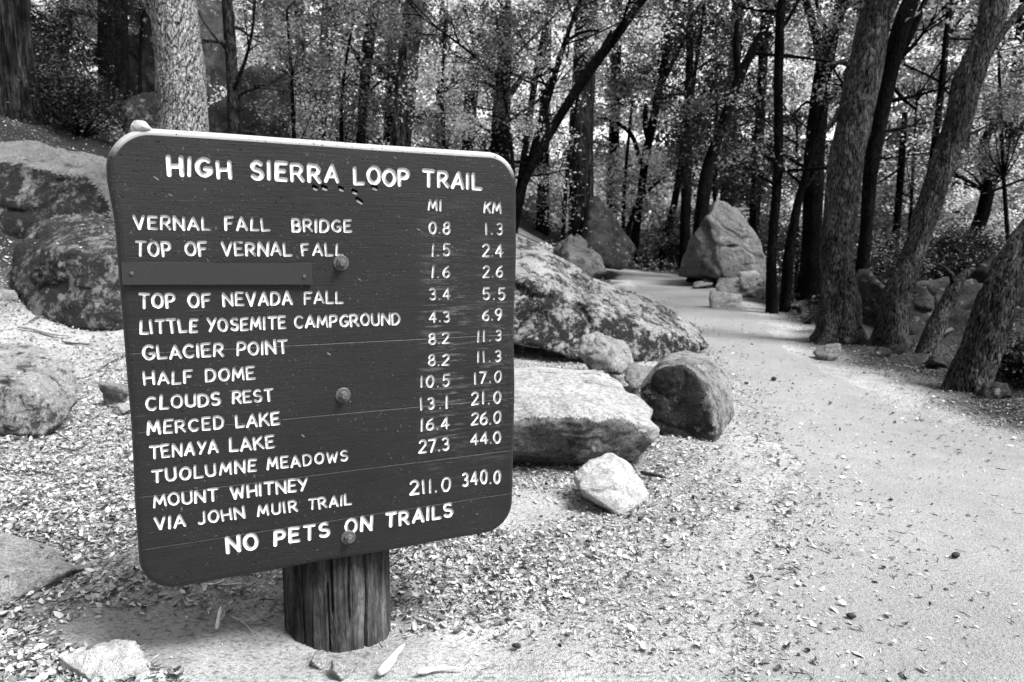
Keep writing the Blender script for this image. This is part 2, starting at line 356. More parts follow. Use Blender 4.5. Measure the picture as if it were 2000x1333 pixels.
# single stroke routed letters -------------------------------------------------
def arc(cx, cy, rx, ry, a0, a1, n=7):
    return [(cx + rx * math.cos(math.radians(a0 + (a1 - a0) * k / n)), cy + ry * math.sin(math.radians(a0 + (a1 - a0) * k / n))) for k in range(n + 1)]
def G(w, *pl): return (w, pl)
OV = lambda w: arc(w / 2, .5, w / 2, .5, 90, 450, 16)
GL = {
 'A': G(.68, [(0, 0), (.34, 1), (.68, 0)], [(.12, .32), (.56, .32)]),
 'B': G(.56, [(0, 0), (0, 1), (.28, 1)] + arc(.28, .76, .22, .24, 90, -90, 6) + [(0, .52)], [(.28, .52)] + arc(.30, .26, .26, .26, 90, -90, 6) + [(0, 0)]),
 'C': G(.62, arc(.34, .5, .34, .5, 48, 312, 13)),
 'D': G(.62, [(0, 0), (0, 1), (.2, 1)] + arc(.2, .5, .42, .5, 90, -90, 10) + [(0, 0)]),
 'E': G(.5, [(.5, 1), (0, 1), (0, 0), (.5, 0)], [(0, .52), (.4, .52)]),
 'F': G(.5, [(.5, 1), (0, 1), (0, 0)], [(0, .52), (.4, .52)]),
 'G': G(.66, arc(.35, .5, .35, .5, 50, 330, 13) + [(.66, .42), (.4, .42)]),
 'H': G(.62, [(0, 0), (0, 1)], [(.62, 0), (.62, 1)], [(0, .5), (.62, .5)]),
 'I': G(.02, [(0, 0), (0, 1)]),
 'J': G(.42, [(.42, 1), (.42, .25)] + arc(.2, .22, .22, .22, 0, -150, 7)),
 'K': G(.6, [(0, 0), (0, 1)], [(.55, 1), (0, .42)], [(.2, .6), (.6, 0)]),
 'L': G(.5, [(0, 1), (0, 0), (.5, 0)]),
 'M': G(.78, [(0, 0), (.1, 1), (.39, .25), (.68, 1), (.78, 0)]),
 'N': G(.64, [(0, 0), (0, 1), (.64, 0), (.64, 1)]),
 'O': G(.68, OV(.68)),
 'P': G(.54, [(0, 0), (0, 1), (.26, 1)] + arc(.26, .73, .28, .27, 90, -90, 7) + [(0, .46)]),
 'R': G(.58, [(0, 0), (0, 1), (.26, 1)] + arc(.26, .74, .28, .26, 90, -90, 7) + [(0, .48)], [(.26, .48), (.58, 0)]),
 'S': G(.54, arc(.27, .75, .25, .25, 40, 250, 9) + [(.3, .5)] + arc(.27, .25, .27, .25, 60, -150, 9)),
 'T': G(.62, [(0, 1), (.62, 1)], [(.31, 1), (.31, 0)]),
 'U': G(.6, [(0, 1), (0, .3)] + arc(.3, .3, .3, .3, 180, 360, 9) + [(.6, 1)]),
 'V': G(.64, [(0, 1), (.32, 0), (.64, 1)]),
 'W': G(.86, [(0, 1), (.2, 0), (.43, .8), (.66, 0), (.86, 1)]),
 'Y': G(.62, [(0, 1), (.31, .48)], [(.62, 1), (.2, 0)]),
 '0': G(.56, OV(.56)), '1': G(.02, [(0, 0), (0, 1)]),
 '2': G(.54, arc(.27, .74, .26, .26, 160, -30, 8) + [(0, 0), (.54, 0)]),
 '3': G(.5, arc(.24, .75, .24, .25, 140, -90, 9), arc(.24, .26, .26, .26, 90, -140, 9)),
 '4': G(.58, [(.42, 0), (.42, 1), (0, .3), (.58, .3)]),
 '5': G(.52, [(.5, 1), (.06, 1), (.03, .55)] + arc(.24, .31, .28, .31, 110, -140, 9)),
 '6': G(.54, [(.42, .98)] + arc(.42, .3, .42, .62, 110, 180, 5) + arc(.27, .28, .27, .28, 180, 540, 12)),
 '7': G(.54, [(0, 1), (.54, 1), (.18, 0)]),
 '8': G(.54, arc(.27, .76, .22, .24, 90, 450, 12), arc(.27, .26, .27, .26, 90, 450, 13)),
 '9': G(.54, arc(.27, .7, .27, .3, 0, 360, 12), [(.54, .7), (.5, .35), (.25, 0)]),
 '.': G(.02, [(0, 0.02), (0.015, 0.02)]),
}
LN = [0]; LTX = []
WORDS = []   # text, x0, y0, x1, y1 (baseline ends in photo pixels), cap height px left, right, stroke / cap height
def line(words, b, h, st):
    (xa, ya, xb, yb), (ha, hb) = b, h
    for tx, x0, x1 in words:
        f = lambda x: ya + (yb - ya) * (x - xa) / (xb - xa); g = lambda x: ha + (hb - ha) * (x - xa) / (xb - xa)
        WORDS.append((tx, x0, f(x0), x1, f(x1), g(x0), g(x1), st * 0.97, LN[0]))
    LN[0] += 1; LTX.append(' '.join(q[0] for q in words))
line([('HIGH', 328, 453), ('SIERRA', 490, 662), ('LOOP', 691, 800), ('TRAIL', 826, 941)], (328, 343, 941, 370), (37, 32), .235)
line([('VERNAL', 261, 412), ('FALL', 440, 528), ('BRIDGE', 571, 687)], (261, 448, 688, 454), (27, 24.5), .20)
line([('TOP', 264, 336), ('OF', 362, 406), ('VERNAL', 433, 571), ('FALL', 590, 671)], (264, 501, 671, 499), (29, 24), .20)
line([('TOP', 271, 344), ('OF', 368, 413), ('NEVADA', 436, 572), ('FALL', 594, 671)], (271, 603, 671, 592.5), (29, 24), .20)
line([('LITTLE', 274, 386), ('YOSEMITE', 404, 559), ('CAMPGROUND', 575, 782)], (274, 653, 782, 634), (28, 22.5), .20)
line([('GLACIER', 280, 437), ('POINT', 463, 563)], (280, 703, 563, 690.5), (27, 26), .20)
line([('HALF', 281, 377), ('DOME', 402, 499)], (281, 753, 499, 741), (26, 25), .20)
line([('CLOUDS', 286, 431), ('REST', 454, 535)], (286, 802, 535, 783), (26, 25), .20)
line([('MERCED', 288, 438), ('LAKE', 461, 547)], (288, 850, 547, 829.5), (25, 25), .20)
line([('TENAYA', 293, 427), ('LAKE', 449, 537)], (293, 897, 537, 875), (26, 25), .20)
line([('TUOLUMNE', 297, 501), ('MEADOWS', 522, 680)], (297, 944, 680, 900), (26, 21), .20)
line([('MOUNT', 300, 426), ('WHITNEY', 453, 602)], (300, 992, 602, 958), (25, 24), .20)
line([('VIA', 303, 363), ('JOHN', 387, 479), ('MUIR', 503, 582), ('TRAIL', 602, 687)], (303, 1036, 687, 985), (25, 21), .20)
line([('NO', 443, 506), ('PETS', 536, 645), ('ON', 674, 727), ('TRAILS', 753, 885)], (443, 1081, 885, 1009), (31, 26), .235)
kq = 0
for tx, x0, x1, yb, h in (('MI', 836, 863, 412, 22), ('KM', 945, 979, 416, 22),
    ('0.8', 838, 879, 457, 24), ('1.3', 949, 982, 459, 23), ('1.5', 844, 879, 501, 24), ('2.4', 942, 983, 502, 24), ('1.6', 844, 879, 543, 23), ('2.6', 943, 982, 543, 23),
    ('3.4', 839, 880, 587, 23), ('5.5', 943, 987, 586, 24), ('4.3', 838, 879, 630, 23), ('6.9', 942, 981, 627, 23), ('8.2', 838, 878, 673, 23), ('11.3', 933, 979, 668, 22),
    ('8.2', 837, 877, 715, 23), ('11.3', 933, 979, 708, 23), ('10.5', 822, 878, 758, 24), ('17.0', 927, 979, 750, 23), ('13.1', 822, 875, 801, 24), ('21.0', 921, 979, 791, 24),
    ('16.4', 823, 878, 842, 25), ('26.0', 920, 978, 831, 24), ('27.3', 818, 878, 885, 25), ('44.0', 919, 979, 870, 24), ('211.0', 801, 880, 967, 28), ('340.0', 903, 978, 950, 27)):
    sl_ = -(yb - 480) / 5200.0
    WORDS.append((tx, x0, yb, x1, yb + sl_ * (x1 - x0), h, h * 0.98, .165 if tx not in ('MI', 'KM') else .19, LN[0] + kq // 2))
    if kq % 2 == 0: LTX.append(tx)
    else: LTX[-1] += ' ' + tx
    kq += 1

stline = []
strokes = []      # (p, q, r)
rl = random.Random(5)
for tx, x0, y0, x1, y1, ha, hb, st, lnn in WORDS:
    A, B = uv(x0, y0), uv(x1, y1); At, Bt = uv(x0, y0 - ha), uv(x1, y1 - hb)
    cap = (At[1] - A[1] + Bt[1] - B[1]) / 2; r = cap * st / 2
    gl = [GL[ch] for ch in tx]
    ws = [(.06 if ch in '.1I' else g[0]) for ch, g in zip(tx, gl)]
    tot = sum(ws); avail = (B[0] - A[0] - 2 * r * 0.6)
    kx = cap; gap = (avail - tot * kx) / max(1, len(tx) - 1)
    if gap < cap * 0.26:        # squeeze the letters
        gap = cap * 0.26; kx = (avail - gap * (len(tx) - 1)) / tot
    if gap > cap * 0.6 and len(tx) > 1 and not tx[0].isdigit():
        gap = cap * 0.5; kx = (avail - gap * (len(tx) - 1)) / tot
    x = A[0] + r * 0.6
    for ch, g, wv in zip(tx, gl, ws):
        f = (x - A[0]) / max(1e-6, B[0] - A[0]); by = A[1] + (B[1] - A[1]) * f + rl.uniform(-1, 1) * cap * 0.035
        an = rl.uniform(-0.05, 0.05); sy = cap * rl.uniform(0.95, 1.04) - 2 * r * 0.5; rj = r * rl.uniform(0.92, 1.1); sh = rl.uniform(-0.04, 0.05)
        for pl in g[1]:
            pp = []
            for (a, b) in pl:
                lx = (a - wv / 2) * kx + sh * b * cap + rl.uniform(-1, 1) * cap * 0.012; ly = b * sy + r * 0.5 + rl.uniform(-1, 1) * cap * 0.012
                pp.append((x + wv * kx / 2 + lx - an * ly, by + ly + an * lx))
            for p, q in zip(pp, pp[1:]): strokes.append((p, q, rj * rl.uniform(0.9, 1.08))); stline.append(lnn)
        x += wv * kx + gap
gouges = []
for px, py, L in ((612, 364, 6), (630, 364, 7), (663, 366, 6), (689, 372, 7), (697, 388, 9), (728, 364, 7), (655, 481, 0), (866, 302, 5), (770, 307, 4), (788, 560, 6), (462, 473, 6), (355, 473, 4), (300, 345, 9), (935, 362, 4), (815, 447, 5), (735, 430, 8), (700, 545, 5), (880, 600, 6), (980, 640, 5), (560, 370, 6), (330, 380, 7), (250, 320, 8), (640, 690, 5), (760, 820, 5), (590, 850, 4), (700, 880, 5), (905, 350, 6), (470, 300, 6)):
    c = uv(px, py); a = uv(px + L, py + 3 if L < 9 else py + 6)
    if L: gouges.append((tuple(c), tuple(a), 0.0058 if len(gouges) < 6 else rl.uniform(.0008, .0018)))

chips = [((p[0] + .001, p[1] - .0055), (q[0] + .001, q[1] - .0050), 0.0026) for p, q, r in gouges[:6]] + [(p, q, r) for k, (p, q, r) in enumerate(gouges[6:]) if k % 2]  # first ones are painted lit lips under the notches, the rest bare chips
gouges = [(p, q, 0.0044 if k < 6 else r) for k, (p, q, r) in enumerate(gouges) if k < 6 or k % 2]
outer = rr(0.0); front = rr(0.016)
vs, fs = [], []
vs += [Vector((float(a), float(b))) for a, b in front]; fs.append(list(range(len(front))))
def cap_poly(p, q, r, n=5):
    a = math.atan2(q[1] - p[1], q[0] - p[0]); o = []
    for k in range(n + 1): o.append((q[0] + r * math.cos(a - math.pi / 2 + math.pi * k / n), q[1] + r * math.sin(a - math.pi / 2 + math.pi * k / n)))
    for k in range(n + 1): o.append((p[0] + r * math.cos(a + math.pi / 2 + math.pi * k / n), p[1] + r * math.sin(a + math.pi / 2 + math.pi * k / n)))
    return o
for grp in (strokes, gouges, chips):
    for p, q, r in grp:
        b0 = len(vs); pl = cap_poly(p, q, r); vs += [Vector(v) for v in pl]; fs.append(list(range(b0, b0 + len(pl))))
cv, ce, cf, ov, oe, of = delaunay_2d_cdt(vs, [], fs, 0, 1e-6, True)
NS = len(strokes)
kind = []
for o in of:
    if not o: kind.append(-1)
    elif any(k > NS + len(gouges) for k in o): kind.append(3)
    elif any(k > NS for k in o): kind.append(2)
    elif any(0 < k <= NS for k in o): kind.append(10 + stline[max(k for k in o if k <= NS) - 1])
    elif 0 in o: kind.append(0)
    else: kind.append(-1)
def sp(u, v, y=0.0): return (XO + u, YO + y, ZO + v)
# board: front with routed openings, rounded-over edge, back
bv, bf, bm = [], [], []
for v in cv: bv.append(sp(v[0], v[1], 0))
for f, k in zip(cf, kind):
    if k == 0: bf.append(list(f)); bm.append(0)
n = len(front); rings = []
for t_ in (0.0, 0.25, 0.5, 0.75, 1.0):
    a = t_ * math.pi / 2; o = front + (outer - front) * math.sin(a); b0 = len(bv)
    bv += [sp(u, v, 0.016 * (1 - math.cos(a))) for u, v in o]; rings.append(b0)
b0 = len(bv); bv += [sp(u, v, TH) for u, v in outer]; rings.append(b0)
for r0, r1 in zip(rings, rings[1:]):
    for k in range(n):
        bf.append([r0 + k, r1 + k, r1 + (k + 1) % n, r0 + (k + 1) % n]); ou = outer[k] - front[k]
        bm.append(0)
bf.append([b0 + k for k in range(n)]); bm.append(0)
DEP = {1: 0.0036, 2: 0.006, 3: 0.0025}
edges_of = {}
for fi, f in enumerate(cf):
    for a, b in zip(f, list(f[1:]) + [f[0]]): edges_of.setdefault((min(a, b), max(a, b)), []).append(fi)
# the routed floors and walls
lv, lf = [], []
def add_recess(kk, dep):
    V, Fc, mp = [], [], {}
    def idx(i, lowv):
        key = (i, lowv)
        if key not in mp: mp[key] = len(V); V.append(sp(cv[i][0], cv[i][1], dep if lowv else 0.0003))
        return mp[key]
    for f, k in zip(cf, kind):
        if k == kk: Fc.append([idx(i, True) for i in f])
    for (a, b), fl in edges_of.items():
        ks = [kind[f] for f in fl]
        if kk in ks and any(k != kk for k in ks): Fc.append([idx(a, False), idx(b, False), idx(b, True), idx(a, True)])
    return V, Fc
rim = np.zeros(len(bv), np.float32)
for qi, r0 in enumerate(rings):
    for k in range(n):
        ou = outer[k] - front[k]; f = ou[1] / (np.linalg.norm(ou) + 1e-9); rim[r0 + k] = np.clip((f - 0.25) / 0.5, 0, 1) * (0.45 if qi == 0 else 1)
board = mesh_from('board', bv, faces=bf, mats=[m_board], smooth=False, parent=sign)
board.data.attributes.new('worn_rim', 'FLOAT', 'POINT').data.foreach_set('value', rim)
bm_ = bmesh.new(); bm_.from_mesh(board.data); bmesh.ops.recalc_face_normals(bm_, faces=bm_.faces); bm_.to_mesh(board.data); bm_.free()
for kq, tx in enumerate(LTX):
    V, Fc = add_recess(10 + kq, DEP[1])
    if Fc: mesh_from('lettering', V, faces=Fc, mats=[m_white], smooth=False, parent=board)['label'] = 'white routed writing ' + tx
V, Fc = add_recess(2, DEP[2]); mesh_from('gouge', V, faces=Fc, mats=[m_gouge_shade], smooth=False, parent=board)
V, Fc = add_recess(3, DEP[3]); mesh_from('chip_highlight', V, faces=Fc, mats=[m_chip_lit], smooth=False, parent=board)

def disc(bmx, c, r, y0, y1, n=24, bev=0.0015, ph=0.0):
    """a coin lying in the board plane from y0 (back) to y1 (front)"""
    rg = []
    for rad, y in ((r, y0), (r, y1 + bev), (r - bev, y1)):
        rg.append([bmx.verts.new(sp(c[0] + rad * math.cos(ph + 2 * math.pi * k / n), c[1] + rad * math.sin(ph + 2 * math.pi * k / n), y)) for k in range(n)])
    for a, b in zip(rg, rg[1:]):
        for k in range(n): bmx.faces.new((a[k], a[(k + 1) % n], b[(k + 1) % n], b[k]))
    bmx.faces.new(rg[-1])
def bm_obj(name, b, m, parent, smooth=False):
    me = bpy.data.meshes.new(name); bmesh.ops.recalc_face_normals(b, faces=b.faces); b.to_mesh(me); b.free(); me.materials.append(m)
    if smooth: me.polygons.foreach_set('use_smooth', np.ones(len(me.polygons), bool))
    o = bpy.data.objects.new(name, me); COL.objects.link(o); o.parent = parent; return o
for px, py, ph in ((666, 514, .3), (670, 772, .1), (680, 1050, .5)):
    c = uv(px, py)
    b = bmesh.new(); disc(b, c, 0.0195, 0.0, -0.003, 32); wsh = bm_obj('bolt', b, m_metal, sign)
    b = bmesh.new(); disc(b, c, 0.0125, -0.003, -0.014, 6, 0.002, ph); bm_obj('nut', b, m_metal, wsh)
    b = bmesh.new(); disc(b, c, 0.0072, -0.014, -0.023, 18, 0.001); bm_obj('threaded_end', b, m_metal, wsh)
# blank plate that covers one line
pq = [uv(*p) for p in ((240, 556), (609, 555.5), (607, 514), (238, 513))]
b = bmesh.new(); NSEG = 24; rows = []
for (a, c_, y) in ((pq[0], pq[1], 0.0), (pq[0], pq[1], -0.008), (pq[3], pq[2], -0.008), (pq[3], pq[2], 0.0)):
    rows.append([])
    for k in range(NSEG + 1):
        f = k / NSEG; p = a + (c_ - a) * f; e = 0.004 if k in (0, NSEG) and y < 0 else 0
        rows[-1].append(b.verts.new(sp(p[0], p[1] + (0.0015 * math.sin(f * 7) if y == 0 else 0), y - 0.0035 * (2 * f - 1) ** 4 - 0.001)))
for a, c_ in zip(rows, rows[1:]):
    for k in range(NSEG): b.faces.new((a[k], a[k + 1], c_[k + 1], c_[k]))
for k in (0, NSEG): b.faces.new((rows[0][k], rows[1][k], rows[2][k], rows[3][k]))
bmesh.ops.bevel(b, geom=[e for e in b.edges if len(e.link_faces) == 2 and e.calc_face_angle(0) > 0.8], offset=0.0018, segments=2, affect='EDGES')
plate = bm_obj('cover_plate', b, m_plate, sign)
for px, py in ((258, 534), (593, 540)):
    b = bmesh.new(); disc(b, uv(px, py), 0.0042, -0.010, -0.0145, 14, 0.001); bm_obj('nail', b, m_metal, plate)
# round post with drying cracks
NA, NZ = 420, 90
th = np.linspace(0, 2 * math.pi, NA, endpoint=False); zz = np.linspace(-0.35, ZO + 0.92, NZ)
T2, Z2 = np.meshgrid(th, zz)
Pn = np.stack([np.cos(T2), np.sin(T2), Z2 * 0.5], -1)
rad = RP + 0.004 * fbm(Pn, 2.0, 3, 31) + 0.0025 * fbm(Pn * np.array([1, 1, .15]), 14, 2, 33)
for a0, wd, dp, s0, s1 in ((-105, .026, .022, .12, 2), (-110, .018, .016, -1, .2), (-88, .018, .016, .08, 2), (-70, .034, .03, -1, 2), (-60, .012, .008, -1, .12), (-128, .012, .007, -1, 2), (-36, .014, .010, -1, 2), (-140, .02, .012, -1, 2), (-80, .01, .007, -1, .1)):
    ac = math.radians(a0) + 0.03 * noise3(np.stack([Z2 * 0 + a0, Z2 * 6, Z2 * 0], -1), 1, 41)
    d = np.abs((T2 - ac + math.pi) % (2 * math.pi) - math.pi); rad -= dp * np.exp(-(d / wd) ** 2 * 2) * ((Z2 > s0) & (Z2 < s1))
PV = np.stack([rad * np.cos(T2), rad * np.sin(T2), Z2], -1).reshape(-1, 3)
i = (np.arange(NZ - 1)[:, None] * NA + np.arange(NA)[None, :]); j = (np.arange(NZ - 1)[:, None] * NA + (np.arange(NA)[None, :] + 1) % NA)
pf = np.stack([i, j, j + NA, i + NA], -1).reshape(-1, 4)
PV = np.vstack([PV, [[0, 0, zz[-1]]]]); faces = [list(map(int, f)) for f in pf] + [[(NZ - 1) * NA + k, (NZ - 1) * NA + (k + 1) % NA, NZ * NA] for k in range(NA)]
mesh_from('post', PV, faces=faces, mats=[m_post], parent=sign)

# ------------------------------------------------------------------ rocks
m_gran = M_rock('granite', 0.42, 0.10, 0.22)
m_white_r = M_rock('white_granite', 0.62, 0.3, 0.10, 0, 1.4, 0.35)
m_licht = M_rock('lightly_lichened_granite', 0.42, 0.02, 0.47, 0.4, 2.1)
m_lich = M_rock('lichen_granite', 0.48, 0.016, 0.60, 0.45, 2.1)
m_moss = M_rock('mossy_granite', 0.24, 0.02, 0.6, 0.2, 1.0)
m_mossl = M_rock('half_mossy_granite', 0.38, 0.04, 0.4, 0.3, 1.2)
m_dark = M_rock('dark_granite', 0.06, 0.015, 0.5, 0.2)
m_moss2 = M_rock('dull_granite', 0.16, 0.04, 0.4, 0.2, 1.3)  # even, duller grey granite for the boulder by the trail bend
m_far = M_rock('weathered_granite', 0.17, 0.05, 0.4, 0.2, 1.2)
m_pale = M_rock('pale_granite', 0.48, 0.10, 0.26)
m_side = M_rock('mottled_granite', 0.34, 0.06, 0.40, 0.3, 1.6)
m_mossd = M_rock('streaked_mossy_granite', 0.30, 0.025, 0.58, 0.3, 1.5)
m_black = M_rock('black_face_granite', 0.10, 0.02, 0.5, 0.3, 2.4, 0.9)  # near black material for one side of the upright boulder
m_gfront = M_rock('shaded_front_granite', 0.20, 0.05, 0.35, 0.3, 1.0, 0.6)  # darker copy for the flat slab's front, its shade put into the colour
m_grey = M_rock('grey_granite', 0.26, 0.07, 0.3)

_ico = {}
def ico(sub):
    if sub not in _ico:
        b = bmesh.new(); bmesh.ops.create_icosphere(b, subdivisions=sub, radius=1); b.verts.ensure_lookup_table()
        _ico[sub] = (np.array([v.co[:] for v in b.verts]), np.array([[v.index for v in f.verts] for f in b.faces])); b.free()
    return _ico[sub]
def hull_planes(P):
    b = bmesh.new()
    for p in P: b.verts.new(p)
    bmesh.ops.convex_hull(b, input=b.verts[:]); bmesh.ops.recalc_face_normals(b, faces=b.faces)
    pl = {}
    for f in b.faces:
        nn = np.array(f.normal); dd = nn @ np.array(f.verts[0].co); pl[tuple(np.round(nn, 2))] = (nn, dd)
    b.free(); return list(pl.values())
RI = [0]; ROCKTOP = []
def rock_pts(name, label, pts, mat, sub=5, p=60, amp=0.05, cat='rock', group=None, seed=None, fsc=3.0, face=None, leaves=0):
    """a faceted boulder whose soft hull passes through the points (world coordinates)"""
    P = np.array(pts, float); RI[0] += 1; seed = RI[0] * 31 if seed is None else seed
    c = P.mean(0); pl = hull_planes(P - c); ext = (P.max(0) - P.min(0)); size = float(np.sort(ext)[1])
    D, Tr = ico(sub); e2 = ext / ext.max(); D = D * (e2 * 0.6 + 0.4); D = D / np.linalg.norm(D, axis=1)[:, None]
    s = np.zeros(len(D))
    for nn, dd in pl:
        s += np.clip(D @ nn / max(dd, 0.02), 0, None) ** p
    r = s ** (-1 / p); V = D * r[:, None]
    V = V + D * (size * amp * 0.8 * fbm((V + seed * 1.7) / size, fsc * 0.8, 6, seed, 0.55))[:, None]
    q = (V + seed * 2.3) / size * 4.5; ch = noise3(q, 1, seed + 9) + 0.5 * noise3(q, 2.3, seed + 12); st = np.round(ch * 4) / 4       # broken, stepped faces
    V = V + D * (size * amp * 0.9 * (st * 0.8 + ch * 0.2))[:, None]
    ridge = 1 - np.abs(noise3((V + seed) / size, 4.5, seed + 3)); V = V - D * (size * amp * 0.8 * np.clip(ridge - 0.86, 0, 1) * 5)[:, None]
    base = np.array([c[0], c[1], P[:, 2].min()])
    mi = None; ms = [mat]
    if leaves: ROCKTOP.append((V + c, Tr, leaves))
    if face is not None:                                   # faces turned one way take a second material
        fn = np.array(face[0]); fn = fn / np.linalg.norm(fn); q = [nn for nn, dd in pl if nn @ fn > face[1]]
        Dn = D + 0.10 * np.stack([fbm(D, 3.0, 4, 300 + k) for k in range(3)], 1)
        act = np.stack([Dn @ nn / max(dd, 0.02) for nn, dd in pl], 1).argmax(1); isf = np.array([nn @ fn > face[1] for nn, dd in pl])[act]
        mi = isf[Tr].sum(1) >= 2; ms = [mat, face[2]]
    o = mesh_from(name, V + c - base, tris=Tr, mats=ms, midx=mi); o.location = tuple(base)
    return tag(o, label, cat, group)
def rock_at(name, label, px, py, wpx, hpx, mat, dep=0.8, sub=4, seed=1, cat='rock', group=None, rot=0.0, sink=0.25, Y=None, p=50, amp=0.05):
    """an irregular rock of given size in the photo with its foot on the ground there"""
    g = ground(px, py) if Y is None else at(px, py, Y)
    k = g[1] / F; w_, h_ = wpx * k, hpx * k; r_ = np.random.default_rng(seed)
    pts = []
    for _ in range(10):
        v = r_.normal(size=3); v /= np.linalg.norm(v); v = np.sign(v) * np.abs(v) ** 0.75
        pts.append(v)
    A = np.array(pts); A -= (A.max(0) + A.min(0)) / 2; A /= (A.max(0) - A.min(0)) / 2
    A *= np.array([w_ / 2, w_ * dep / 2, h_ * (1 + sink) / 2]); cr, sr = math.cos(rot), math.sin(rot)
    A = A @ np.array([[cr, sr, 0], [-sr, cr, 0], [0, 0, 1]])
    A += np.array([g[0], g[1] + w_ * dep * 0.4, g[2] + h_ * (1 + sink) / 2 - h_ * sink])
    return rock_pts(name, label, A, mat, sub, p, amp, cat, group, seed)
def PX(*l): return [at(*q) for q in l]

rock_pts('boulder', 'wide flat granite slab with pale top and grey front, just right of the board', PX(
    (1007, 841, 3.12), (1047, 828, 3.12), (1077, 803, 3.2), (1110, 796, 3.22), (1173, 805, 3.24), (1214, 823, 3.22), (1272, 832, 3.3), (1287, 837, 3.4),
    (800, 850, 3.1), (780, 900, 3.2), (1007, 885, 3.16), (1128, 868, 3.2), (1172, 884, 3.2), (1277, 862, 3.34), (1007, 920, 3.5), (1128, 915, 3.55), (1240, 925, 3.5), (1262, 900, 3.5), (800, 925, 3.5),
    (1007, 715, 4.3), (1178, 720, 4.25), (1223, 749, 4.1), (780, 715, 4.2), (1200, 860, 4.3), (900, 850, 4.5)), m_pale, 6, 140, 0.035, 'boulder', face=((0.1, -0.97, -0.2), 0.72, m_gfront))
def on_plane(p0, nn, pix):
    nn = np.array(nn, float); out = []
    for x, y in pix:
        v = ray(x, y); out.append(CAMP + v * (((p0 - CAMP) @ nn) / (v @ nn)))
    return out
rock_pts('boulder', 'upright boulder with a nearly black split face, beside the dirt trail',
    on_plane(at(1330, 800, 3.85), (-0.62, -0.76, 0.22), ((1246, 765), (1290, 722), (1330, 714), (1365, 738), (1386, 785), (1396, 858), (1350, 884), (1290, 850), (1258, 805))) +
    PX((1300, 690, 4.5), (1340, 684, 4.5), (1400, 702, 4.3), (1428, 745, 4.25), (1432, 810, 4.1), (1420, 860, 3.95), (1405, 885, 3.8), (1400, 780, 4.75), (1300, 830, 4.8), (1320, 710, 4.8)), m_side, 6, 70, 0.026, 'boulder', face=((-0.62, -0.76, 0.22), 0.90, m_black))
rock_pts('boulder', 'long sloping boulder blotched with black lichen, tapering down to the trail', PX(
    (1012, 470, 7.2), (1040, 480, 7.1), (1185, 545, 7.1), (1280, 600, 7.0), (1372, 645, 6.9), (1365, 672, 6.6), (1340, 700, 6.5), (1230, 705, 6.0), (1120, 690, 6.0), (1000, 660, 6.0), (1010, 530, 6.4), (1150, 600, 6.2), (1270, 640, 6.3),
    (880, 430, 7.4), (860, 650, 6.2), (900, 520, 6.6), (1000, 480, 8.3), (1250, 590, 8.0), (1000, 600, 8.5), (1250, 660, 8.0)), m_licht, 6, 70, 0.045, 'boulder', leaves=60, face=((-0.25, -0.9, 0.1), 0.5, m_lich))
rock_pts('rock', 'pale rounded rock leaning on the foot of the long lichen boulder', PX(
    (1125, 685, 5.1), (1135, 655, 5.2), (1170, 645, 5.2), (1215, 665, 5.2), (1245, 715, 5.1), (1210, 735, 4.95), (1160, 725, 4.95), (1180, 690, 4.9), (1220, 700, 5.6), (1150, 660, 5.6), (1150, 720, 5.5)), m_mossl, 5, 40, 0.05)
rock_pts('rock', 'small dark wedge rock between the slab and the black faced boulder', PX(
    (1215, 740, 4.75), (1228, 705, 4.85), (1275, 715, 4.85), (1270, 740, 4.75), (1235, 765, 4.6), (1260, 755, 4.6), (1230, 740, 5.1), (1272, 730, 5.1)), m_grey, 4, 20, 0.04)
rock_pts('rock', 'small bright white granite rock in front of the flat slab', PX(
    (1120, 935, 2.85), (1150, 895, 2.95), (1195, 888, 2.95), (1228, 905, 2.95), (1268, 955, 2.9), (1275, 975, 2.85), (1215, 1008, 2.68), (1170, 985, 2.66), (1130, 955, 2.72), (1205, 940, 2.7), (1150, 990, 3.1), (1250, 985, 3.1), (1200, 900, 3.1)), m_white_r, 5, 60, 0.04)
rock_pts('boulder', 'grey boulder beyond the end of the lichen boulder, by the trail bend', PX(
    (1080, 520, 10.5), (1088, 475, 10.8), (1110, 460, 10.8), (1140, 468, 10.8), (1170, 510, 10.5), (1182, 532, 10.0), (1150, 545, 9.8), (1100, 545, 9.8), (1110, 490, 10.1), (1120, 470, 12), (1170, 520, 12), (1090, 530, 12)), m_moss2, 5, 90, 0.07, 'boulder')
rock_pts('boulder', 'tall dark boulder with a steep side, at the foot of the cedar', PX(
    (1150, 395, 19), (1165, 385, 19), (1185, 425, 18.6), (1215, 465, 18.4), (1238, 485, 18.4), (1235, 515, 18), (1205, 528, 17.6), (1160, 520, 17.6), (1130, 500, 18), (1150, 440, 18), (1170, 400, 21), (1235, 500, 21), (1140, 510, 21)), m_dark, 5, 60, 0.05, 'boulder')
q0 = at(1395, 470, 15.4)
rock_pts('boulder', 'big pointed granite boulder standing on the right edge of the trail',
    on_plane(q0, (-0.78, -0.58, 0.22), ((1322, 542), (1346, 488), (1384, 424), (1412, 545))) + on_plane(q0, (0.40, -0.72, 0.56), ((1402, 406), (1444, 411), (1464, 442), (1480, 490), (1440, 545))) +
    PX((1495, 520, 15.6), (1492, 556, 15.2), (1340, 520, 18), (1490, 510, 18), (1430, 410, 17.6), (1400, 406, 17)), m_far, 6, 70, 0.05, 'boulder')
